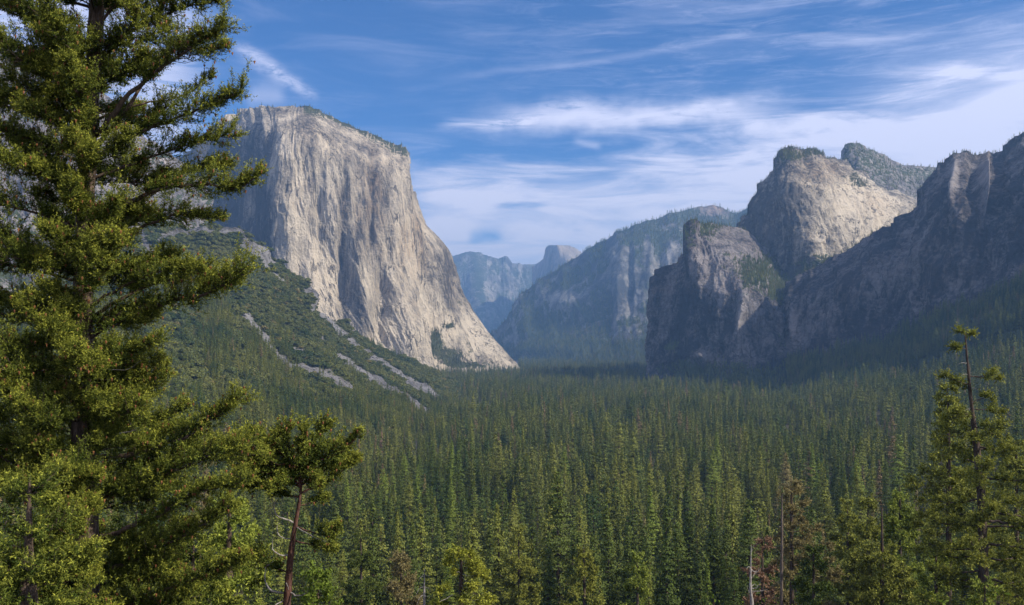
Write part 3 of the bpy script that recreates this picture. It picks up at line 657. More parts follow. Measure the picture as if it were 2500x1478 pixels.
# ---- dead reddish trees standing out from the green
red_mesh = None
for px, py, d, h, lab in ((932, 1045, 1000, 34, 'large dead rust-red conifer below the foot of the scree streaks'), (1226, 1190, 640, 27, 'dead orange-red conifer in the middle of the green forest'),
        (1135, 1040, 1150, 24, 'small dead reddish conifer beyond the large rust-red one'), (1883, 1135, 800, 25, 'slim dead reddish conifer above the bare pole tree'), (1622, 1035, 1150, 26, 'broad dead reddish crown far out in the forest'),
        (1376, 1252, 540, 22, 'thin dead pinkish conifer top among olive trees'), (1732, 1010, 1300, 24, 'far dead rust-coloured conifer near the shadowed cliffs'), (650, 945, 1230, 18, 'dead reddish tree on the scrub slope behind the big fir')):
    x, y, z = P(px, py, d)
    if red_mesh is None:
        T, tip, wood = conifer_mesh(801, 30., 3.1, .8, 80, 16, base=.15, gap=.15)
        r = empty('dead_conifer', (0, 0, 0)); a = tris_obj('crown', T, DEAD_RED, r); b = tubes_obj('trunk', [tube([(0, 0, -8), (0, 0, 15), (0, 0, 29.8)], [.35, .25, .03], 6)]+wood, DEAD_WOOD, r); red_mesh = (r, a, b)
    else:
        r = red_mesh[0].copy(); C.objects.link(r)
        for o in red_mesh[1:]: o2 = o.copy(); C.objects.link(o2); o2.parent = r
    r.location = (x, y, z-h); s = h/30; r.scale = (s, s, s); r.rotation_euler = (0, 0, px); tag(r, lab, 'conifer', 'dead reddish conifers')
# ---- all the others
rest = ~single
for k_, (r_, a_, b_, c_) in enumerate(near_mesh):
    if not used[k_]:
        for o_ in (a_, b_, r_): bpy.data.objects.remove(o_)
mass('forest', np.column_stack([fp[rest], fz[rest]]), fh[rest], far_tree, 'dense conifer forest covering the valley floor', 1)

# conifers and scrub of the slopes
def hill_conifers():
    a = scatter(HL, np.clip((HL['py']-960)/60+HL['D']*-.012, 0, 1)*(HL['veg'] > .42), 9500)
    b = scatter(HL, (HL['veg'] > .5)*np.clip(-HL['D']/14-.2, .01, 1)*(HL['py'] > 700), 2600)
    return np.concatenate([a, b])
hc = hill_conifers()
mass('hillside_forest', hc, np.clip(rng.normal(18, 5, len(hc)), 7, 32), far_tree, 'conifers climbing the foot of the scrub slope', 2)
sb = scatter(HL, (HL['veg']+.25*fbm(HL['U']/12, HL['V']/12, 3, 8) > .5)*1.0, 42000)
mass('scrub', sb, np.clip(rng.gamma(4.0, 1.35, len(sb)), 1.8, 15), far_bush, 'dense oak scrub covering the slope', 3)
sk = scatter(EL, (EL['veg'] > .3)*(EL['py'] > 700)*1.0+(EL['V'] < 26)*(EL['px'] > 640)*.5, 900)
mass('cliff_trees', sk, np.clip(rng.normal(11, 3, len(sk)), 5, 20), far_tree, 'small trees on the rim and foot of the monolith', 4)
def slope_trees(R, nm, n, h, lab, seed, extra=None, thr=.45):
    p = (R['veg'] > thr)*1.0
    if extra is not None: p = p+extra
    s = scatter(R, p, n); mass(nm, s, np.clip(rng.normal(h, h*.25, n), 4, 36), far_tree, lab, seed)
slope_trees(M5, 'talus_forest', 6500, 22, 'shaded conifers on the talus below the canyon wall', 5)
slope_trees(M5, 'rim_trees', 500, 8, 'small trees along the rim of the canyon wall', 15, (M5['V'] < 10)*1., 9)
slope_trees(M4, 'spire_trees', 3200, 11, 'trees on the shoulder and foot of the lower rock spire', 6, (M4['V'] < 12)*.5)
slope_trees(M3, 'dome_trees', 1500, 9, 'trees on the crest and foot of the grey dome', 7, (M3['V'] < 18)*.6)
slope_trees(M3b, 'summit_trees', 2400, 11, 'trees on the back summit', 8, (M3b['V'] < 18)*.5, .4)
slope_trees(M2, 'ridge_trees', 14000, 27, 'conifers on the far hazy ridge', 9, (M2['V'] < 30)*.9)
slope_trees(M0, 'crag_trees', 1200, 12, 'trees on the broken cliffs', 10)

def rock_proto(k):
    q = np.random.default_rng(700+k); bm_v = norm(q.normal(size=(26, 3)))*q.uniform(.35, .55, (26, 1))*[1, 1, .7]
    import bmesh
    bm = bmesh.new()
    for v in bm_v: bm.verts.new(v)
    bmesh.ops.convex_hull(bm, input=bm.verts); me = bpy.data.meshes.new('boulder'); bm.to_mesh(me); bm.free(); me.materials.append(BOULDER)
    return bpy.data.objects.new('boulder', me)
bm_, t_ = material('scree_stone'); r_ = t_.new('ShaderNodeObjectInfo').outputs['Random']
finish(t_, t_.mix(r_, rgb(.05, .047, .045), rgb(.24, .23, .225)), .9); BOULDER = bm_
rocks = [rock_proto(k) for k in range(4)]
sp_ = scatter(HL, np.clip(.62-HL['veg'], 0, .5)*(HL['V'] > 8), 6000)
mass('scree_stones', sp_, np.clip(rng.gamma(2.2, .8, len(sp_)), .8, 9), rocks, 'grey stones lying on the scree streaks', 16)

# ================================================================== NEAR TREES
def sprays(pts, r, s0=.3, sub=.9, nsub=26, ntw=9, nnd=7, tw=.17, nd=.07, up=.35, wid=.36, taper=.55, flat=.75):
    """needle sprays along one limb; returns needle triangles, their tip value and the side twigs"""
    C_ = curve(pts, 40); L = np.linalg.norm(np.diff(C_, axis=0), axis=1).sum(); T_ = norm(np.gradient(C_, axis=0))
    n = max(4, int(nsub*L*(1-s0))); s = s0+(1-s0)*r.random(n)**.85; k = np.minimum((s*39).astype(int), 38); f = (s*39-k)[:, None]
    p = C_[k]*(1-f)+C_[k+1]*f; tg = T_[k]
    q = r.normal(size=(n, 3)); q[:, 2] *= flat; q -= tg*(q*tg).sum(1, keepdims=True); q = norm(q)
    d = norm(tg*r.uniform(.25, .95, (n, 1))+q*r.uniform(.4, 1, (n, 1))+np.array([0, 0, 1])*r.uniform(-.5, 1.1, (n, 1))*up)
    clump = .55+.6*np.clip(np.sin(s*L*3.1+r.random()*6)+.5*r.normal(size=n)*.5+.35, 0, 1.1)
    l = sub*np.clip((s-s0)*4+.35, 0, 1)*(1-taper*(s-s0)/(1-s0))*clump*r.uniform(.5, 1.1, n)
    m = ntw; u = r.random((n, m))**.8
    b = p[:, None]+d[:, None]*(l[:, None]*u)[..., None]; b[..., 2] += up*.45*l[:, None]*u**2
    td = norm(d[:, None]*.55+r.normal(size=(n, m, 3))*.5+np.array([0, 0, up*1.2])); tl = tw*r.uniform(.6, 1.25, (n, m))
    v = r.random((n, m, nnd)); c = b[:, :, None]+td[:, :, None]*(tl[..., None]*v)[..., None]
    nd_ = norm(td[:, :, None]*.55+r.normal(size=(n, m, nnd, 3))*.75); side = norm(np.cross(nd_, r.normal(size=nd_.shape)))
    ln = nd*r.uniform(.7, 1.3, (n, m, nnd, 1))
    tri = np.stack([c-side*ln*wid*.5, c+side*ln*wid*.5, c+nd_*ln], -2).reshape(-1, 3, 3)
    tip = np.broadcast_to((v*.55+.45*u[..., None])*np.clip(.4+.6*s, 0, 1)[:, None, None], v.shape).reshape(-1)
    tw_ = [tube([p[i], p[i]+d[i]*l[i]*.5, p[i]+d[i]*l[i]*.9+np.array([0, 0, up*.4*l[i]])], np.array([.011, .007, .003])*(sub/.9), 3) for i in range(0, n, 2)]
    ends = b.reshape(-1, 3)+td.reshape(-1, 3)*tl.reshape(-1, 1)
    return tri, tip**1.6, tw_, ends

def near_tree(name, label, trunk, limbs, needle, bark, seed, bare=(), fill=None, cones=0, group=None, cone_mat=None, front=0, **kw):
    """trunk: (px, py, d, radius) points; limbs: (points, options); fill: generic branches up the stem"""
    r = np.random.default_rng(seed); tp = np.array(trunk, float); TP = P(tp[:, 0], tp[:, 1], tp[:, 2]); o_ = TP[np.argmin(TP[:, 2])].copy()
    root = empty(name, o_); tag(root, label, 'tree', group)
    cz = curve(np.column_stack([TP, tp[:, 3]]), 60); wob = r.normal(0, .012, (60, 3))
    tv, tq = tube(cz[:, :3]-o_, cz[:, 3]*(1+.06*r.normal(size=60)), 14)
    tubes_obj('trunk', [(tv, tq)], bark, root)
    tris, tips, ends = [], [], []
    def limb(pts, rad, opt, leafy=True, mat=bark):
        pts = np.asarray(pts, float); c = curve(pts, 16); c[1:-1] += r.normal(0, rad*.35, (14, 3))
        W = [tube(c-o_, np.linspace(rad, rad*.18, 16), 6)]
        if leafy:
            a, b, t3, e = sprays(pts, r, **{**kw, **opt}); tris.append(a); tips.append(b); ends.append(e[r.random(len(e)) < .5]); W += [(v-o_, q) for v, q in t3]
        tubes_obj('branch', W, mat, root)
    for pts, rad, opt in limbs:
        a = np.array(pts, float); limb(P(a[:, 0], a[:, 1], a[:, 2]), rad, opt)
    for pts, rad, mat in bare:
        a = np.array(pts, float); limb(P(a[:, 0], a[:, 1], a[:, 2]), rad, {}, False, mat)
    if fill:
        z0, z1 = fill['z']; zs = np.sort(r.uniform(z0, z1, fill['n'])); az = (np.arange(len(zs))*2.4+r.normal(0, .35, len(zs)))
        for z, a in zip(zs, az):
            o = np.argsort(cz[:, 2]); b = np.array([np.interp(z, cz[o, 2], cz[o, k]) for k in range(2)]+[z])
            L = fill['len'](z, a)*r.uniform(.75, 1.12); sl = fill['slope'](z)+r.normal(0, .1); dd = np.array([math.cos(a), math.sin(a), 0]); sd = np.array([-dd[1], dd[0], 0])*r.normal(0, .1)*L
            pts = [b, b+dd*L*.35+np.array([0, 0, sl*.42*L]), b+dd*L*.7+sd+np.array([0, 0, sl*.62*L]), b+dd*L+sd*1.5+np.array([0, 0, (sl*.8+.12)*L])]
            limb(pts, fill.get('rad', .035)*max(.4, L/3.5), fill.get('opt', {}))
    for k in range(front):                                          # short leafy branches on the side towards the view
        z = r.uniform(*fill['z']); o = np.argsort(cz[:, 2]); b = np.array([np.interp(z, cz[o, 2], cz[o, j]) for j in range(2)]+[z]); a = -math.pi/2+r.normal(0, .75); L = r.uniform(1.0, 2.3)
        dd = np.array([math.cos(a), math.sin(a), 0]); limb([b, b+dd*L*.5+np.array([0, 0, .08*L]), b+dd*L+np.array([0, 0, .16*L])], .022, dict(s0=.1, sub=.75))
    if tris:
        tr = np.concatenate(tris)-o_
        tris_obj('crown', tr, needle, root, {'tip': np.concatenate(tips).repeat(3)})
    if cones:
        e = np.concatenate(ends); e = e[r.choice(len(e), cones)]-o_; T = []
        for k in range(4):
            a = k*math.pi/2; s_ = .034
            T.append(np.stack([e+[math.cos(a)*s_, math.sin(a)*s_, 0], e+[math.cos(a+1.57)*s_, math.sin(a+1.57)*s_, 0], e+[0, 0, -.085]], 1)); T.append(np.stack([e+[math.cos(a)*s_, math.sin(a)*s_, 0], e+[math.cos(a+1.57)*s_, math.sin(a+1.57)*s_, 0], e+[0, 0, .02]], 1))
        c = tris_obj('cones', np.concatenate(T), CONE, root); c['kind'] = 'stuff'
    return root
def at(pts, d, dd=0): return [(x, y, d+(dd*k/(len(pts)-1) if np.isscalar(dd) else dd[k])) for k, (x, y) in enumerate(pts)]

# ---- the big fir on the left
FD = 25.
zpy = lambda py, d=FD: (HY-py)/F*d
def fir_len(z, a):
    py = HY-z*F/FD; c = math.cos(a)
    right = np.interp(py, [0, 130, 170, 230, 330, 420, 520, 600, 700, 800, 900, 1000, 1150, 1300, 1478], [470, 430, 380, 400, 400, 430, 430, 370, 440, 390, 390, 430, 480, 470, 480])-205
    side = np.interp(c, [-1, -.3, .35, 1], [4.9, 3.4, 2.7, right*FD/F*.95])
    return max(1.3, side)*np.interp(py, [-300, 0, 300], [.7, .9, 1])
fir_limbs = [
 (at([(231,330),(262,300),(285,262),(395,160),(490,100),(556,62)], FD, -1.2), .085, dict(s0=.42, sub=1.0, taper=.35)),
 (at([(226,370),(320,250),(385,160),(430,112),(500,120),(548,115)], FD, 1.0), .07, dict(s0=.5, sub=.8, taper=.4)),
 (at([(232,170),(330,70),(430,25),(530,0)], FD, .6), .06, dict(s0=.3, sub=.95)),
 (at([(232,60),(330,-20),(440,-40),(545,-30)], FD, -.4), .05, dict(s0=.3, sub=.9)),
 (at([(216,400),(330,330),(406,298),(500,262),(590,222)], FD, -.5), .07, dict(s0=.3, sub=.85, taper=.35)),
 (at([(216,300),(340,255),(430,240),(520,190)], FD, 1.5), .04, dict(s0=.5, sub=.4, nsub=16)),
 (at([(213,440),(370,385),(470,350),(560,330)], FD, .8), .05, dict(s0=.3, sub=.8, taper=.4)),
 (at([(209,565),(280,518),(365,470),(421,457),(497,455),(570,460),(624,432)], FD, -.8), .085, dict(s0=.38, sub=.85, taper=.4)),
 (at([(209,545),(330,500),(460,420),(560,400)], FD, 1.4), .05, dict(s0=.4, sub=.7)),
 (at([(207,600),(330,560),(440,528),(540,535)], FD, -.3), .06, dict(s0=.42, sub=.7, taper=.5)),
 (at([(205,690),(300,655),(380,635),(430,615)], FD, .4), .045, dict(s0=.3, sub=.6)),
 (at([(204,832),(258,800),(295,765),(368,745),(480,722),(560,690),(598,652)], FD, -1.0), .09, dict(s0=.27, sub=.95, taper=.35)),
 (at([(204,790),(330,712),(440,680),(580,690)], FD, .9), .06, dict(s0=.3, sub=.85, taper=.3)),
 (at([(204,760),(320,690),(420,660),(500,660)], FD, -1.2), .05, dict(s0=.35, sub=.7)),
 (at([(204,920),(300,868),(395,828)], FD, -1.0), .05, dict(s0=.25, sub=.75)),
 (at([(205,1010),(300,958),(405,912)], FD, .4), .05, dict(s0=.25, sub=.75)),
 (at([(206,1125),(326,1105),(452,1066),(520,1020),(584,972)], FD, -.6), .085, dict(s0=.3, sub=.85, taper=.45)),
 (at([(206,1245),(295,1190),(395,1158),(500,1118),(620,1085)], FD, -1.0), .09, dict(s0=.27, sub=1.0, taper=.2)),
 (at([(206,1225),(350,1180),(480,1120),(640,1110)], FD, 1.0), .07, dict(s0=.35, sub=.9, taper=.2)),
 (at([(206,1320),(363,1273),(474,1205),(600,1175)], FD, -1.6), .08, dict(s0=.3, sub=.8)),
 (at([(206,1420),(380,1340),(480,1290),(560,1235)], FD, -1.0), .08, dict(s0=.25, sub=.9)),
 (at([(206,1540),(380,1450),(500,1400),(600,1360)], FD, -1.6), .08, dict(s0=.25, sub=.9)),
 (at([(230,165),(150,102),(76,50),(0,8),(-70,-30)], FD, -.8), .07, dict(s0=.3, sub=.9)),
 (at([(210,560),(150,470),(90,380),(20,330)], FD, .8), .07, dict(s0=.3, sub=.9)),
 (at([(208,640),(120,640),(50,600),(-40,560)], FD, -.8), .07, dict(s0=.3, sub=1.0)),
 (at([(205,800),(120,760),(40,740),(-50,720)], FD, -.4), .07, dict(s0=.2, sub=.8)),
 (at([(206,1210),(120,1190),(30,1130),(-60,1100)], FD, -1.2), .08, dict(s0=.2, sub=1.0))]
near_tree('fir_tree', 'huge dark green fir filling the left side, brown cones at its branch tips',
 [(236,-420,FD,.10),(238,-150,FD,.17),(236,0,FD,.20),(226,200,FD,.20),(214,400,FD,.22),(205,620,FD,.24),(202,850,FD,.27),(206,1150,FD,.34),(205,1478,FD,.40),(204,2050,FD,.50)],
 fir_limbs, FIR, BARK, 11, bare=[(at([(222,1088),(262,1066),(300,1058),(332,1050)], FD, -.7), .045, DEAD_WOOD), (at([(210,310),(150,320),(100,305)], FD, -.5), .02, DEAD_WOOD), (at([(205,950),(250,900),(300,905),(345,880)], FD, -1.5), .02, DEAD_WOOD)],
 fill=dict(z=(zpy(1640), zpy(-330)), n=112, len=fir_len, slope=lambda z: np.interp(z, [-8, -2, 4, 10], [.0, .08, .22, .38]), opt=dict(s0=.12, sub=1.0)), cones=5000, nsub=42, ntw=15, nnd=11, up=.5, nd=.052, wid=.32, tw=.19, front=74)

# ---- trees crowding the lower left
def simple_fir(px, top, d, label, seed, length, needle=FIR2, n=46, sc=1., bark=BARK, name='fir_tree', bot=1700, r0=.25, up=.4, **kw):
    zt, zb = zpy(top, d), zpy(bot, d)
    base = HY+F*(-ground_z(np.array([(px-CX)/F*d]), np.array([d]))[0]+.3)/d
    return near_tree(name, label, [(px+3, top, d, .02), (px, top+120/d*25, d, r0*.35), (px-2, bot-150, d, r0), (px-4, max(base, bot), d, r0*1.3)], [], needle, bark, seed,
      fill=dict(z=(zb, zt-.15*sc), n=n, len=lambda z, a: length*np.clip(.12+(zt-z)/(length*2.4), 0, 1), slope=lambda z: .12 if zt-z > 3 else .45, opt=dict(s0=.12), rad=.035*sc), up=up, **kw)
simple_fir(70, 1165, 21., 'bright tipped young fir at the bottom left corner', 21, 2.9, FIR, n=40, nsub=22, ntw=9, nnd=7, sub=.8)
simple_fir(330, 1255, 29., 'dark fir in the shade below the long limbs of the big fir', 22, 3.2, FIR2, n=40, nsub=16, ntw=9, nnd=7, sub=.9, tw=.2, nd=.085)
simple_fir(560, 1215, 40., 'yellow-green young conifer between the big fir and the red-barked tree', 23, 2.6, GREEN_BRIGHT, n=44, nsub=10, ntw=9, nnd=7, sub=1.0, tw=.26, nd=.13, wid=.5)
simple_fir(470, 1330, 36., 'small olive conifer under the lower limbs of the big fir', 24, 2.6, FIR, n=36, nsub=12, ntw=9, nnd=7, sub=.9, tw=.22, nd=.11, wid=.45)

# ---- the red-barked tree
RD = 27.
near_tree('pine_tree', 'red-barked tree with curly bare branches and a flat leafy top, beside the big fir',
 [(737,1130,RD,.03),(733,1210,RD,.045),(722,1275,RD,.065),(712,1340,RD,.085),(700,1478,RD,.12),(690,1600,RD,.16),(670,2000,RD,.22)],
 [(at([(735,1180),(760,1130),(820,1110),(878,1062)], RD, -.4), .045, dict(s0=.15, sub=.75, taper=.5)), (at([(735,1178),(750,1120),(770,1070),(798,1036)], RD, .3), .04, dict(s0=.2, sub=.7)),
  (at([(735,1178),(700,1120),(690,1070),(700,1045)], RD, -.4), .04, dict(s0=.2, sub=.7)), (at([(734,1190),(680,1150),(620,1120),(570,1075)], RD, -.5), .04, dict(s0=.05, sub=.9, taper=.2)), (at([(734,1180),(690,1110),(640,1080),(610,1060)], RD, -.9), .04, dict(s0=.05, sub=.85, taper=.2)), (at([(734,1180),(780,1110),(820,1085)], RD, .5), .04, dict(s0=.05, sub=.75)), (at([(734,1185),(660,1170),(590,1165)], RD, -.2), .04, dict(s0=.05, sub=.8)),
  (at([(734,1190),(690,1160),(640,1150),(600,1140)], RD, .6), .04, dict(s0=.1, sub=.8)), (at([(735,1185),(790,1150),(830,1120),(850,1110)], RD, .8), .04, dict(s0=.1, sub=.6)),
  (at([(735,1172),(730,1120),(740,1080),(745,1050)], RD, -.8), .04, dict(s0=.1, sub=.7)), (at([(735,1185),(700,1165),(680,1180),(650,1195)], RD, -1), .03, dict(s0=.1, sub=.6)),
  (at([(735,1185),(770,1165),(790,1185)], RD, -1), .03, dict(s0=.1, sub=.5)),
  (at([(733,1205),(790,1180),(850,1140),(872,1120)], RD, .2), .035, dict(s0=.15, sub=.5)), (at([(732,1215),(680,1205),(640,1190),(600,1190)], RD, .3), .035, dict(s0=.15, sub=.5)), (at([(734,1190),(640,1130),(560,1100),(520,1085)], RD, .6), .04, dict(s0=.2, sub=.6, taper=.3)), (at([(730,1235),(770,1225),(800,1215)], RD, .5), .02, dict(s0=.3, sub=.4)), (at([(722,1285),(760,1300),(800,1310),(822,1290)], RD, -.6), .03, dict(s0=.35, sub=.55)), (at([(716,1320),(760,1330),(800,1340),(815,1345)], RD, .3), .03, dict(s0=.35, sub=.5)),
  (at([(706,1400),(660,1380),(620,1360)], RD, 1.2), .03, dict(s0=.2, sub=.8))],
 FIR, RED_BARK, 31, bare=[(at([(721,1277),(700,1268),(680,1262),(668,1240),(672,1225),(680,1214)], RD, -.3), .032, DEAD_WOOD), (at([(715,1318),(695,1315),(678,1300),(676,1285),(690,1275)], RD, .2), .026, DEAD_WOOD),
  (at([(712,1358),(685,1355),(665,1340),(664,1325),(668,1312)], RD, -.3), .03, DEAD_WOOD), (at([(706,1448),(680,1446),(656,1436),(646,1418),(648,1385),(668,1370)], RD, .3), .04, DEAD_WOOD),
  (at([(722,1285),(745,1300),(775,1315),(800,1324)], RD, -.8), .018, DEAD_WOOD), (at([(706,1445),(725,1455),(745,1450),(752,1440)], RD, -.6), .03, DEAD_WOOD), (at([(690,1468),(672,1478),(655,1500)], RD, -.6), .022, DEAD_WOOD),
  (at([(697,1436),(700,1425),(705,1440)], RD, -.5), .02, DEAD_WOOD), (at([(733,1210),(724,1196),(716,1190)], RD, -.5), .012, DEAD_WOOD)],
 cones=300, nsub=34, ntw=13, nnd=10, up=.5, nd=.062, wid=.34)
simple_fir(775, 1395, 44., 'light green leafy young tree behind the red-barked trunk', 32, 1.9, LEAFY, n=34, nsub=7, ntw=6, nnd=5, sub=.8, tw=.3, nd=.16, wid=.7, name='young_tree')

# ---- the yellow-green cedar, bottom middle
KD = 72.
cdk = dict(nsub=12, ntw=8, nnd=7, tw=.38, nd=.20, wid=.42, up=-.25, flat=.5)
near_tree('cedar_tree', 'yellow-green cedar with drooping sprays around a dark trunk at the bottom centre',
 [(1127,1332,KD,.03),(1126,1375,KD,.10),(1126,1420,KD,.15),(1125,1478,KD,.19),(1124,1560,KD,.22),(1122,2300,KD,.35)],
 [(at([(1126,1340),(1112,1345),(1098,1362),(1090,1372)], KD, -.5), .04, dict(s0=.05, sub=.75)), (at([(1126,1338),(1140,1342),(1156,1356),(1168,1376)], KD, .3), .04, dict(s0=.05, sub=.75)),
  (at([(1127,1350),(1142,1356),(1158,1372),(1166,1392)], KD, -.8), .04, dict(s0=.1, sub=.75)), (at([(1127,1334),(1128,1338),(1134,1344)], KD, -.3), .03, dict(s0=0, sub=.8)), (at([(1127,1336),(1120,1342),(1116,1352)], KD, -.9), .03, dict(s0=0, sub=.8)),
  (at([(1126,1372),(1140,1378),(1152,1386),(1156,1400)], KD, .8), .03, dict(s0=.2, sub=.75)), (at([(1126,1395),(1112,1390),(1108,1396)], KD, -.3), .03, dict(s0=.2, sub=.6)),
  (at([(1126,1430),(1105,1432),(1085,1428),(1070,1440)], KD, -.4), .04, dict(s0=.5, sub=.75)), (at([(1126,1425),(1150,1412),(1172,1398),(1188,1400)], KD, -.6), .04, dict(s0=.45, sub=.75)),
  (at([(1126,1440),(1160,1450),(1185,1452),(1205,1462)], KD, .5), .04, dict(s0=.4, sub=.75)), (at([(1126,1446),(1140,1440),(1150,1430),(1156,1424)], KD, -1), .03, dict(s0=.3, sub=.75)),
  (at([(1126,1470),(1150,1466),(1175,1470),(1195,1480)], KD, -.9), .04, dict(s0=.35, sub=.75)), (at([(1125,1475),(1095,1470),(1070,1468),(1055,1475)], KD, .4), .04, dict(s0=.4, sub=.75)), (at([(1125,1455),(1130,1458),(1140,1470)], KD, -1.2), .03, dict(s0=.1, sub=.8)),
  (at([(1125,1500),(1160,1495),(1200,1500)], KD, -.9), .04, dict(s0=.2, sub=.75)), (at([(1125,1520),(1090,1500),(1060,1500)], KD, -.9), .04, dict(s0=.2, sub=.75))],
 CEDAR, TRUNK, 41, bare=[(at([(1126,1402),(1140,1406),(1158,1406)], KD, -.8), .035, DEAD_WOOD), (at([(1126,1408),(1134,1416),(1140,1421)], KD, -.8), .04, DEAD_WOOD), (at([(1126,1425),(1130,1436),(1138,1443)], KD, -.6), .04, DEAD_WOOD),
  (at([(1105,1452),(1090,1462),(1072,1469)], KD, -.8), .04, DEAD_WOOD), (at([(1128,1460),(1145,1465),(1168,1465)], KD, -1), .04, DEAD_WOOD), (at([(1126,1404),(1120,1396),(1114,1398)], KD, -.8), .03, DEAD_WOOD)], **cdk)
near_tree('bare_snag', 'small grey dead tree with arching bare branches left of the cedar',
 [(1036,1388,KD,.015),(1036,1420,KD,.05),(1036,1478,KD,.10),(1036,1560,KD,.12),(1036,2300,KD,.2)], [], CEDAR, DEAD_WOOD, 42,
 bare=[(at([(1036,1402),(1028,1410),(1024,1416)], KD, -.3), .025, DEAD_WOOD), (at([(1036,1403),(1046,1408),(1052,1412)], KD, .3), .025, DEAD_WOOD), (at([(1036,1432),(1026,1436),(1018,1448),(1016,1452)], KD, -.3), .03, DEAD_WOOD),
  (at([(1036,1434),(1046,1436),(1052,1444)], KD, -.3), .02, DEAD_WOOD), (at([(1036,1452),(1026,1458),(1020,1470),(1018,1478)], KD, -.3), .035, DEAD_WOOD), (at([(1036,1455),(1045,1457),(1052,1456)], KD, .3), .03, DEAD_WOOD), (at([(1036,1418),(1032,1424),(1028,1426)], KD, .3), .02, DEAD_WOOD)])

# ---- the tall conifer at the right edge with its thin bare top
TD = 108.
tk = dict(nsub=3.9, ntw=12, nnd=10, tw=.8, nd=.25, wid=.42, up=.3, sub=2.0)
near_tree('tall_conifer', 'tall conifer at the right edge with a thin, nearly bare top above a broad crown',
 [(2356,812,TD,.06),(2359,850,TD,.11),(2366,930,TD,.17),(2373,1000,TD,.23),(2385,1100,TD,.40),(2395,1200,TD,.46),(2402,1478,TD,.6),(2405,1900,TD,.75)],
 [(at([(2357,822),(2350,812),(2340,812)], TD, -.5), .05, dict(s0=.3, sub=.8)), (at([(2357,822),(2364,812),(2372,818)], TD, .5), .05, dict(s0=.3, sub=.8)), (at([(2359,852),(2340,850),(2314,846)], TD, -.4), .06, dict(s0=.15, sub=.8)),
  (at([(2366,918),(2390,920),(2415,915),(2434,926)], TD, -.6), .07, dict(s0=.5, sub=1.2)), (at([(2366,918),(2400,922),(2420,918),(2430,912)], TD, .6), .06, dict(s0=.6, sub=1.0)),
  (at([(2368,940),(2350,935),(2325,926),(2308,922)], TD, -.6), .07, dict(s0=.15, sub=1.1)), (at([(2369,950),(2355,945),(2340,944)], TD, .8), .06, dict(s0=.1, sub=1.1)),
  (at([(2372,985),(2390,975),(2410,972),(2425,975)], TD, .4), .06, dict(s0=.3, sub=.9)), (at([(2373,1000),(2400,1000),(2430,1000),(2452,1018)], TD, -.6), .08, dict(s0=.35, sub=1.4)), (at([(2374,1010),(2345,1012),(2320,1020),(2300,1030)], TD, -.6), .08, dict(s0=.15, sub=1.4))],
 plant_material('sunlit_needles', (.12, .145, .025), (.13, .155, .03), None, .3, (.40, .38, .06)), TRUNK, 51,
 bare=[(at([(2363,888),(2350,886),(2338,890)], TD, -.3), .05, DEAD_WOOD), (at([(2365,916),(2355,914),(2346,918)], TD, -.3), .05, DEAD_WOOD), (at([(2371,998),(2362,1000),(2352,1006)], TD, -.3), .08, DEAD_WOOD), (at([(2368,948),(2380,948),(2388,954)], TD, -.3), .05, DEAD_WOOD)],
 fill=dict(z=(zpy(1620, TD), zpy(1012, TD)), n=60, len=lambda z, a: np.interp(HY-z*F/TD, [1010, 1080, 1200, 1478, 1620], [3.2, 4.4, 6.2, 8.2, 8.5])*(1+.12*math.cos(a)), slope=lambda z: -.04, opt=dict(s0=.22), rad=.09), **tk)
tk2 = dict(nsub=5., ntw=10, nnd=9, tw=.8, nd=.34, wid=.5, up=.2, sub=1.8)
def mid(px, top, d, label, seed, length, mat, n=44, r0=.35, bare=(), slope=-.06, bark=TRUNK, z1=None, one=0, **k):
    zt = zpy(top, d); gz = float(ground_z(np.array([(px-CX)/F*d]), np.array([d]))[0])
    return near_tree('conifer', label, [(px, top, d, .03), (px+1, top+60/d*100, d, r0*.4), (px+2, HY-F*(zt-18)/d, d, r0), (px+4, max(HY-F*(gz-.5)/d, HY-F*(zt-24)/d), d, r0*1.3)], [], mat, bark, seed, bare=bare,
      fill=dict(z=(zt-26, (zt if z1 is None else zpy(z1, d))-.2), n=n, len=lambda z, a: length*np.clip(.1+(zt-z)/(length*3.2), 0, 1)*(1+one*math.cos(a)), slope=lambda z: slope, opt=dict(s0=.15), rad=.06), **{**tk2, **k})
G1 = GREEN_OLIVE
mid(2314, 945, 128, 'slender sparse conifer directly left of the tall bare-topped one', 61, 4.6, G1, n=46, nsub=2.6)
mid(1931, 1163, 150, 'brown-crowned conifer with a dark visible trunk beside the bare pole tree', 62, 5.4, BROWNISH, n=40, one=.45, nsub=3)
mid(1860, 1298, 165, 'small orange-brown dying conifer behind the white twisted snag', 63, 3.2, DEAD_RED, n=24, nsub=3)
mid(2152, 1228, 150, 'conifer with a dark bare upper trunk left of the slim spire-shaped one', 64, 5.6, GREEN_OLIVE, n=36, z1=1330)
mid(2118, 1212, 185, 'olive conifer with a dense pointed crown among the right front trees', 65, 5.4, GREEN_OLIVE)
mid(2196, 1185, 175, 'broad yellowish green conifer left of the tall bare-topped one', 66, 6.0, GREEN_BRIGHT)
mid(2068, 1225, 195, 'dusty green conifer right of the brown-crowned one', 67, 5.0, GREEN_OLIVE)
mid(2284, 1322, 120, 'slim spire-shaped green conifer at the foot of the tall bare-topped one', 68, 3.2, GREEN_BRIGHT, n=50)
mid(2404, 1418, 95, 'small light green conifer top at the bottom right', 69, 2.4, GREEN_BRIGHT, n=36)
mid(2480, 1075, 150, 'green conifer cut by the right edge of the view', 70, 6.5, GREEN_OLIVE)
mid(978, 1350, 170, 'golden olive conifer left of the small grey snag', 71, 4.2, BROWNISH, n=44)
mid(1985, 1330, 140, 'dark green conifer in front of the brown-crowned one', 72, 4.8, GREEN_DARK, n=40)
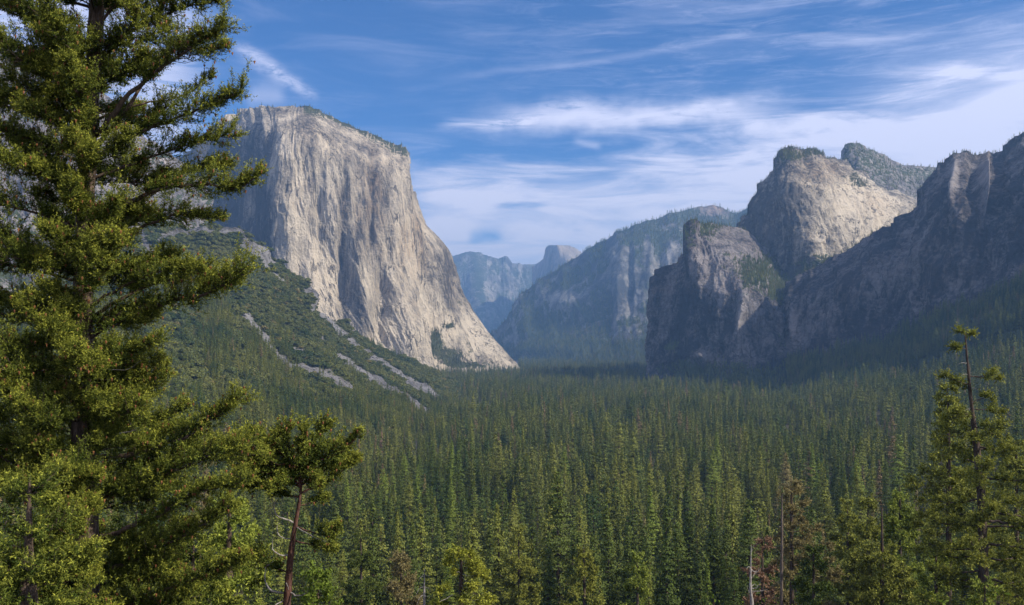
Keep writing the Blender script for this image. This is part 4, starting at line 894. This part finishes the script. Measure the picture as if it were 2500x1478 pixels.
mid(1555, 1345, 190, 'bright conifer with a pointed top below the middle of the forest', 73, 4.6, GREEN_BRIGHT)
mid(1425, 1330, 180, 'broad olive conifer at the bottom, right of the cedar', 74, 5.2, GREEN_OLIVE)
mid(1265, 1290, 230, 'tall olive conifer just right of the cedar', 75, 5.0, GREEN_OLIVE)
mid(880, 1300, 210, 'dark conifer right of the red-barked tree', 76, 4.8, GREEN_DARK)
# bare pole and the white snag
PD = 140.
near_tree('pole_tree', 'tall bare pole tree with a tiny tuft on top', [(1909,1204,PD,.08),(1909,1260,PD,.15),(1908,1478,PD,.24),(1908,1800,PD,.3)],
 [(at([(1909,1207),(1915,1203),(1920,1200)], PD, 0), .05, dict(s0=.2, sub=.7)), (at([(1909,1208),(1903,1207),(1899,1210)], PD, 0), .05, dict(s0=.2, sub=.6))], BROWNISH, PALE_TRUNK, 81,
 bare=[(at([(1909,y),(1909+s*8,y-2*s*0-3)], PD, -.2), .05, DEAD_WOOD) for y, s in ((1225,1),(1262,1),(1288,-1),(1330,1),(1352,-1),(1390,1),(1420,-1))], nsub=5, ntw=8, nnd=7, tw=.6, nd=.25)
near_tree('white_snag', 'twisted white dead tree at the bottom, left of the bare pole', [(1834,1330,110.,.03),(1833,1380,110.,.08),(1832,1430,110.,.14),(1836,1478,110.,.2),(1836,1800,110.,.35)], [], CEDAR, DEAD_WOOD, 82,
 bare=[(at([(1833,1388),(1826,1384),(1822,1390)], 110., -.3), .07, DEAD_WOOD), (at([(1833,1392),(1846,1398),(1856,1388),(1860,1384)], 110., -.3), .08, DEAD_WOOD), (at([(1833,1412),(1842,1402),(1846,1392)], 110., .3), .08, DEAD_WOOD),
  (at([(1833,1438),(1846,1436),(1854,1428),(1856,1422)], 110., -.3), .08, DEAD_WOOD), (at([(1834,1436),(1840,1428),(1850,1430)], 110., .3), .06, DEAD_WOOD), (at([(1834,1444),(1850,1444),(1866,1442),(1874,1440)], 110., -.3), .06, DEAD_WOOD), (at([(1833,1452),(1826,1440),(1824,1430)], 110., -.3), .05, DEAD_WOOD), (at([(1834,1350),(1838,1340),(1842,1326)], 110., 0), .04, DEAD_WOOD)])

# ---- leafy shoots just below the viewpoint
def shrub(px, py, d, spread, n, label, seed, leaf=.10):
    r = np.random.default_rng(seed); top = P(px, py, d); gz = float(ground_z(np.array([top[0]]), np.array([d]))[0]); o_ = np.array([top[0], d, gz-.05])
    root = empty('shrub', o_); tag(root, label, 'shrub', 'leafy shoots along the bottom edge'); W = []; Ts = []
    for k in range(n):
        e = top+np.array([r.normal(0, spread), r.normal(0, spread), -abs(r.normal(0, spread*.7))*(k > 0)]); b = np.array([top[0]+r.normal(0, .1), d+r.normal(0, .1), gz])
        c = curve([b, b*.5+e*.5+r.normal(0, .12, 3), e], 12); W.append(tube(c-o_, np.linspace(.016, .003, 12), 5))
        for f in np.linspace(.72, 1, 14):
            p = c[min(11, int(f*11))]*1.; dd = norm(r.normal(size=3)+np.array([0, 0, .5])); sd = norm(np.cross(dd, r.normal(size=3))); L = leaf*r.uniform(.6, 1.2); up_ = np.cross(sd, dd)*L*.12
            a, m1_, m2_, z_ = p, p+dd*L*.5+sd*L*.24-up_, p+dd*L*.5-sd*L*.24-up_, p+dd*L; mm = p+dd*L*.5+up_
            Ts += [(a, m1_, mm), (m1_, z_, mm), (z_, m2_, mm), (m2_, a, mm)]
    tubes_obj('stem', W, TRUNK, root); tris_obj('leaves', np.array(Ts)-o_, LEAFY, root)
shrub(1745, 1466, 16, .16, 9, 'low bright green leafy shoot at the bottom, left of the white snag', 91)
shrub(1880, 1462, 17, .22, 14, 'bushy yellow-green shoot under the bare pole tree', 92)
shrub(2300, 1462, 11, .06, 3, 'single broad-leaved shoot at the bottom right edge', 93, .16)
shrub(2440, 1450, 12, .07, 3, 'small leafy shoot in the bottom right corner', 94, .13)

# ================================================================== SKY, LIGHT, CAMERA
sc = bpy.context.scene
w = bpy.data.worlds.new('World'); sc.world = w; w.use_nodes = True
w.node_tree.nodes.clear(); t = NT(w.node_tree)
sky = t.new('ShaderNodeTexSky', sky_type='NISHITA', sun_disc=False, sun_elevation=SUN_EL, sun_rotation=SUN_AZ, altitude=1300, air_density=1.0, dust_density=.3, ozone_density=3.0)
dirn = t.new('ShaderNodeTexCoord').outputs['Generated']
sx = t.new('ShaderNodeSeparateXYZ', {0: dirn}); X, Y, Z = sx.outputs
az = t.m('MULTIPLY', t.m('ARCTAN2', X, Y), 1000.0)                       # milliradians
el = t.m('MULTIPLY', t.m('ARCSINE', Z), 1000.0)
pl = t.new('ShaderNodeCombineXYZ', {0: az, 1: el, 2: 0}).outputs[0]
def rotv(ang, sx_, sy_):
    return t.new('ShaderNodeMapping', {'Vector': pl, 'Rotation': (0, 0, math.radians(ang)), 'Scale': (sx_, sy_, 1)}).outputs[0]
def line(x0, y0, x1, y1, w0, soft=1.0, ends=1.0):
    """soft band along a heading, in milliradians of bearing and height"""
    dx, dy = x1-x0, y1-y0; L = math.hypot(dx, dy); dx, dy = dx/L, dy/L
    a = t.m('ADD', t.m('MULTIPLY', t.m('SUBTRACT', az, x0), dx), t.m('MULTIPLY', t.m('SUBTRACT', el, y0), dy))
    b = t.m('ADD', t.m('MULTIPLY', t.m('SUBTRACT', az, x0), -dy), t.m('MULTIPLY', t.m('SUBTRACT', el, y0), dx))
    b = t.m('ADD', b, t.m('MULTIPLY', t.m('SUBTRACT', warp, .5), w0*2.2))
    g = t.m('EXPONENT', t.m('MULTIPLY', t.m('POWER', t.m('ABSOLUTE', t.m('DIVIDE', b, w0)), 2.0), -1.0))
    e = t.m('MULTIPLY', t.ramp(a, -.12*L*ends, .25*L), t.ramp(a, L*1.1, L*.72))
    return t.m('MULTIPLY', g, e)
def mr(px, py): 
    return (math.atan((px-CX)/F)*1000, math.atan((HY-py)/math.hypot(F, px-CX))*1000)
def band(p0, p1, w0): return line(*mr(*p0), *mr(*p1), w0/2.4)
warp = t.noise(rotv(0, .022, .03), 1, 3, .5)
fine = t.noise(rotv(-9, .0062, .038), 1, 8, .62, .6)
fine2 = t.noise(rotv(-14, .012, .10), 1, 9, .7, .9)
tuft = t.noise(rotv(34, .035, .11), 1, 9, .72, .9)
# the broad veil: below a line rising to the right
vx0, vy0 = mr(900, 400); vx1, vy1 = mr(2500, 110)
lower = t.m('SUBTRACT', t.m('ADD', vy0, t.m('MULTIPLY', t.m('SUBTRACT', az, vx0), (vy1-vy0)/(vx1-vx0))), el)  # >0 below
curve_ = t.m('MULTIPLY', t.m('POWER', t.m('DIVIDE', t.m('SUBTRACT', az, mr(1650, 0)[0]), 330.0), 2.0), 22.0)
lower = t.m('ADD', lower, t.m('SUBTRACT', curve_, 14.0))
lower = t.m('ADD', lower, t.m('MULTIPLY', t.m('SUBTRACT', fine, .5), 95.0))
veil = t.m('MULTIPLY', t.ramp(lower, -14, 48), t.ramp(az, mr(880, 0)[0], mr(1090, 0)[0]))
veil = t.m('MULTIPLY', veil, t.m('ADD', t.m('ADD', .46, t.m('MULTIPLY', t.ramp(el, 230, 60), .22)), t.m('MULTIPLY', t.ramp(fine, .32, .64), .48)))
holes = t.m('ADD', band((1140, 585), (1230, 575), 16), band((1210, 500), (1340, 500), 10))
veil = t.m('SUBTRACT', veil, t.m('MULTIPLY', holes, .55))
right = t.m('MULTIPLY', t.ramp(az, mr(1900, 0)[0], mr(2500, 0)[0]), t.m('MULTIPLY', t.ramp(el, mr(2400, 120)[1]+50, mr(2400, 200)[1]), .35))
wisp = t.m('MULTIPLY', band((1200, 290), (1930, 262), 34), t.ramp(t.m('ADD', fine2, t.m('MULTIPLY', tuft, .5)), .42, .74))
wisp2 = t.m('MULTIPLY', band((1080, 308), (1330, 292), 12), t.ramp(fine2, .35, .6))
small = t.m('MULTIPLY', t.m('ADD', band((575, 110), (690, 190), 18), band((660, 175), (775, 238), 16)), t.ramp(tuft, .28, .62))
small2 = t.m('MULTIPLY', band((600, 235), (700, 235), 24), .35)
trail = t.m('MULTIPLY', band((1080, 190), (1950, 62), 9), .14)
patch = t.m('MULTIPLY', band((1400, 345), (1470, 360), 9), .3)
upper = t.m('MULTIPLY', t.ramp(fine, .42, .8), t.m('ADD', .16, t.m('MULTIPLY', t.ramp(az, mr(1300, 0)[0], mr(2500, 0)[0]), .30)))
fog_l = t.m('MULTIPLY', t.ramp(az, mr(560, 0)[0], mr(380, 0)[0]), t.m('MULTIPLY', t.ramp(fine2, .3, .6), .75))
streaks = t.m('MULTIPLY', t.ramp(fine2, .45, .75), t.m('MULTIPLY', t.ramp(az, mr(700, 0)[0], mr(1900, 0)[0]), .22))
cl = veil
for s_ in (right, t.m('MULTIPLY', wisp, .85), t.m('MULTIPLY', wisp2, .6), t.m('MULTIPLY', small, .6), small2, trail, patch, upper, fog_l, streaks): cl = t.m('ADD', cl, s_)
cl = t.m('MINIMUM', t.m('MAXIMUM', cl, 0.0), .96)
blue = t.mix(1.0, sky.outputs[0], rgb(.42, .86, 1.34), 'MULTIPLY')
cloudcol = t.mix(t.ramp(el, 40, 330), rgb(9.6, 9.6, 11.4), rgb(9.6, 9.9, 12.8))
skyc = t.mix(cl, blue, cloudcol)
bg = t.new('ShaderNodeBackground', {'Color': skyc, 'Strength': .075})
t.l.new(bg.outputs[0], t.new('ShaderNodeOutputWorld').inputs[0])

sun = bpy.data.lights.new('sun', 'SUN'); sun.energy = 5.0; sun.angle = math.radians(.5); sun.color = (1, .92, .78)
so = bpy.data.objects.new('sun', sun); C.objects.link(so); so.location = (300, -200, 400)
so.rotation_euler = Vector(SUN).to_track_quat('Z', 'Y').to_euler()

hz = bpy.data.materials.new('haze'); hz.use_nodes = True; hz.node_tree.nodes.clear(); t = NT(hz.node_tree)
pv = t.new('ShaderNodeVolumePrincipled', {'Color': rgb(.27, .52, .93), 'Density': HAZE, 'Anisotropy': .15})
t.l.new(pv.outputs[0], t.new('ShaderNodeOutputMaterial').inputs['Volume'])
x0, x1, y0, y1, z0, z1 = -14500, 14500, -470, 16600, -215, 1480
V = [(x, y, z) for x in (x0, x1) for y in (y0, y1) for z in (z0, z1)]
Q = [(0, 1, 3, 2), (4, 6, 7, 5), (0, 4, 5, 1), (2, 3, 7, 6), (0, 2, 6, 4), (1, 5, 7, 3)]
tag(mesh_from('haze', V, Q, [4]*6, hz), 'thin blue haze filling the valley air', None, None, 'stuff')

cam = bpy.data.cameras.new('camera'); cam.sensor_width = 36; cam.lens = 36*F/2500; cam.shift_y = (HY-739)/2500
cam.clip_start = .1; cam.clip_end = 60000
co_ = bpy.data.objects.new('camera', cam); C.objects.link(co_); co_.rotation_euler = (math.pi/2, 0, 0); sc.camera = co_
vs = sc.view_settings; vs.view_transform = 'Standard'; vs.look = 'None'; vs.exposure = EXPO; vs.gamma = 1
cy = sc.cycles; cy.max_bounces = 5; cy.diffuse_bounces = 2; cy.glossy_bounces = 1; cy.transmission_bounces = 2; cy.volume_bounces = 0; cy.transparent_max_bounces = 4
cy.use_denoising = True; cy.use_adaptive_sampling = True; cy.adaptive_threshold = .02; cy.caustics_reflective = False; cy.caustics_refractive = False
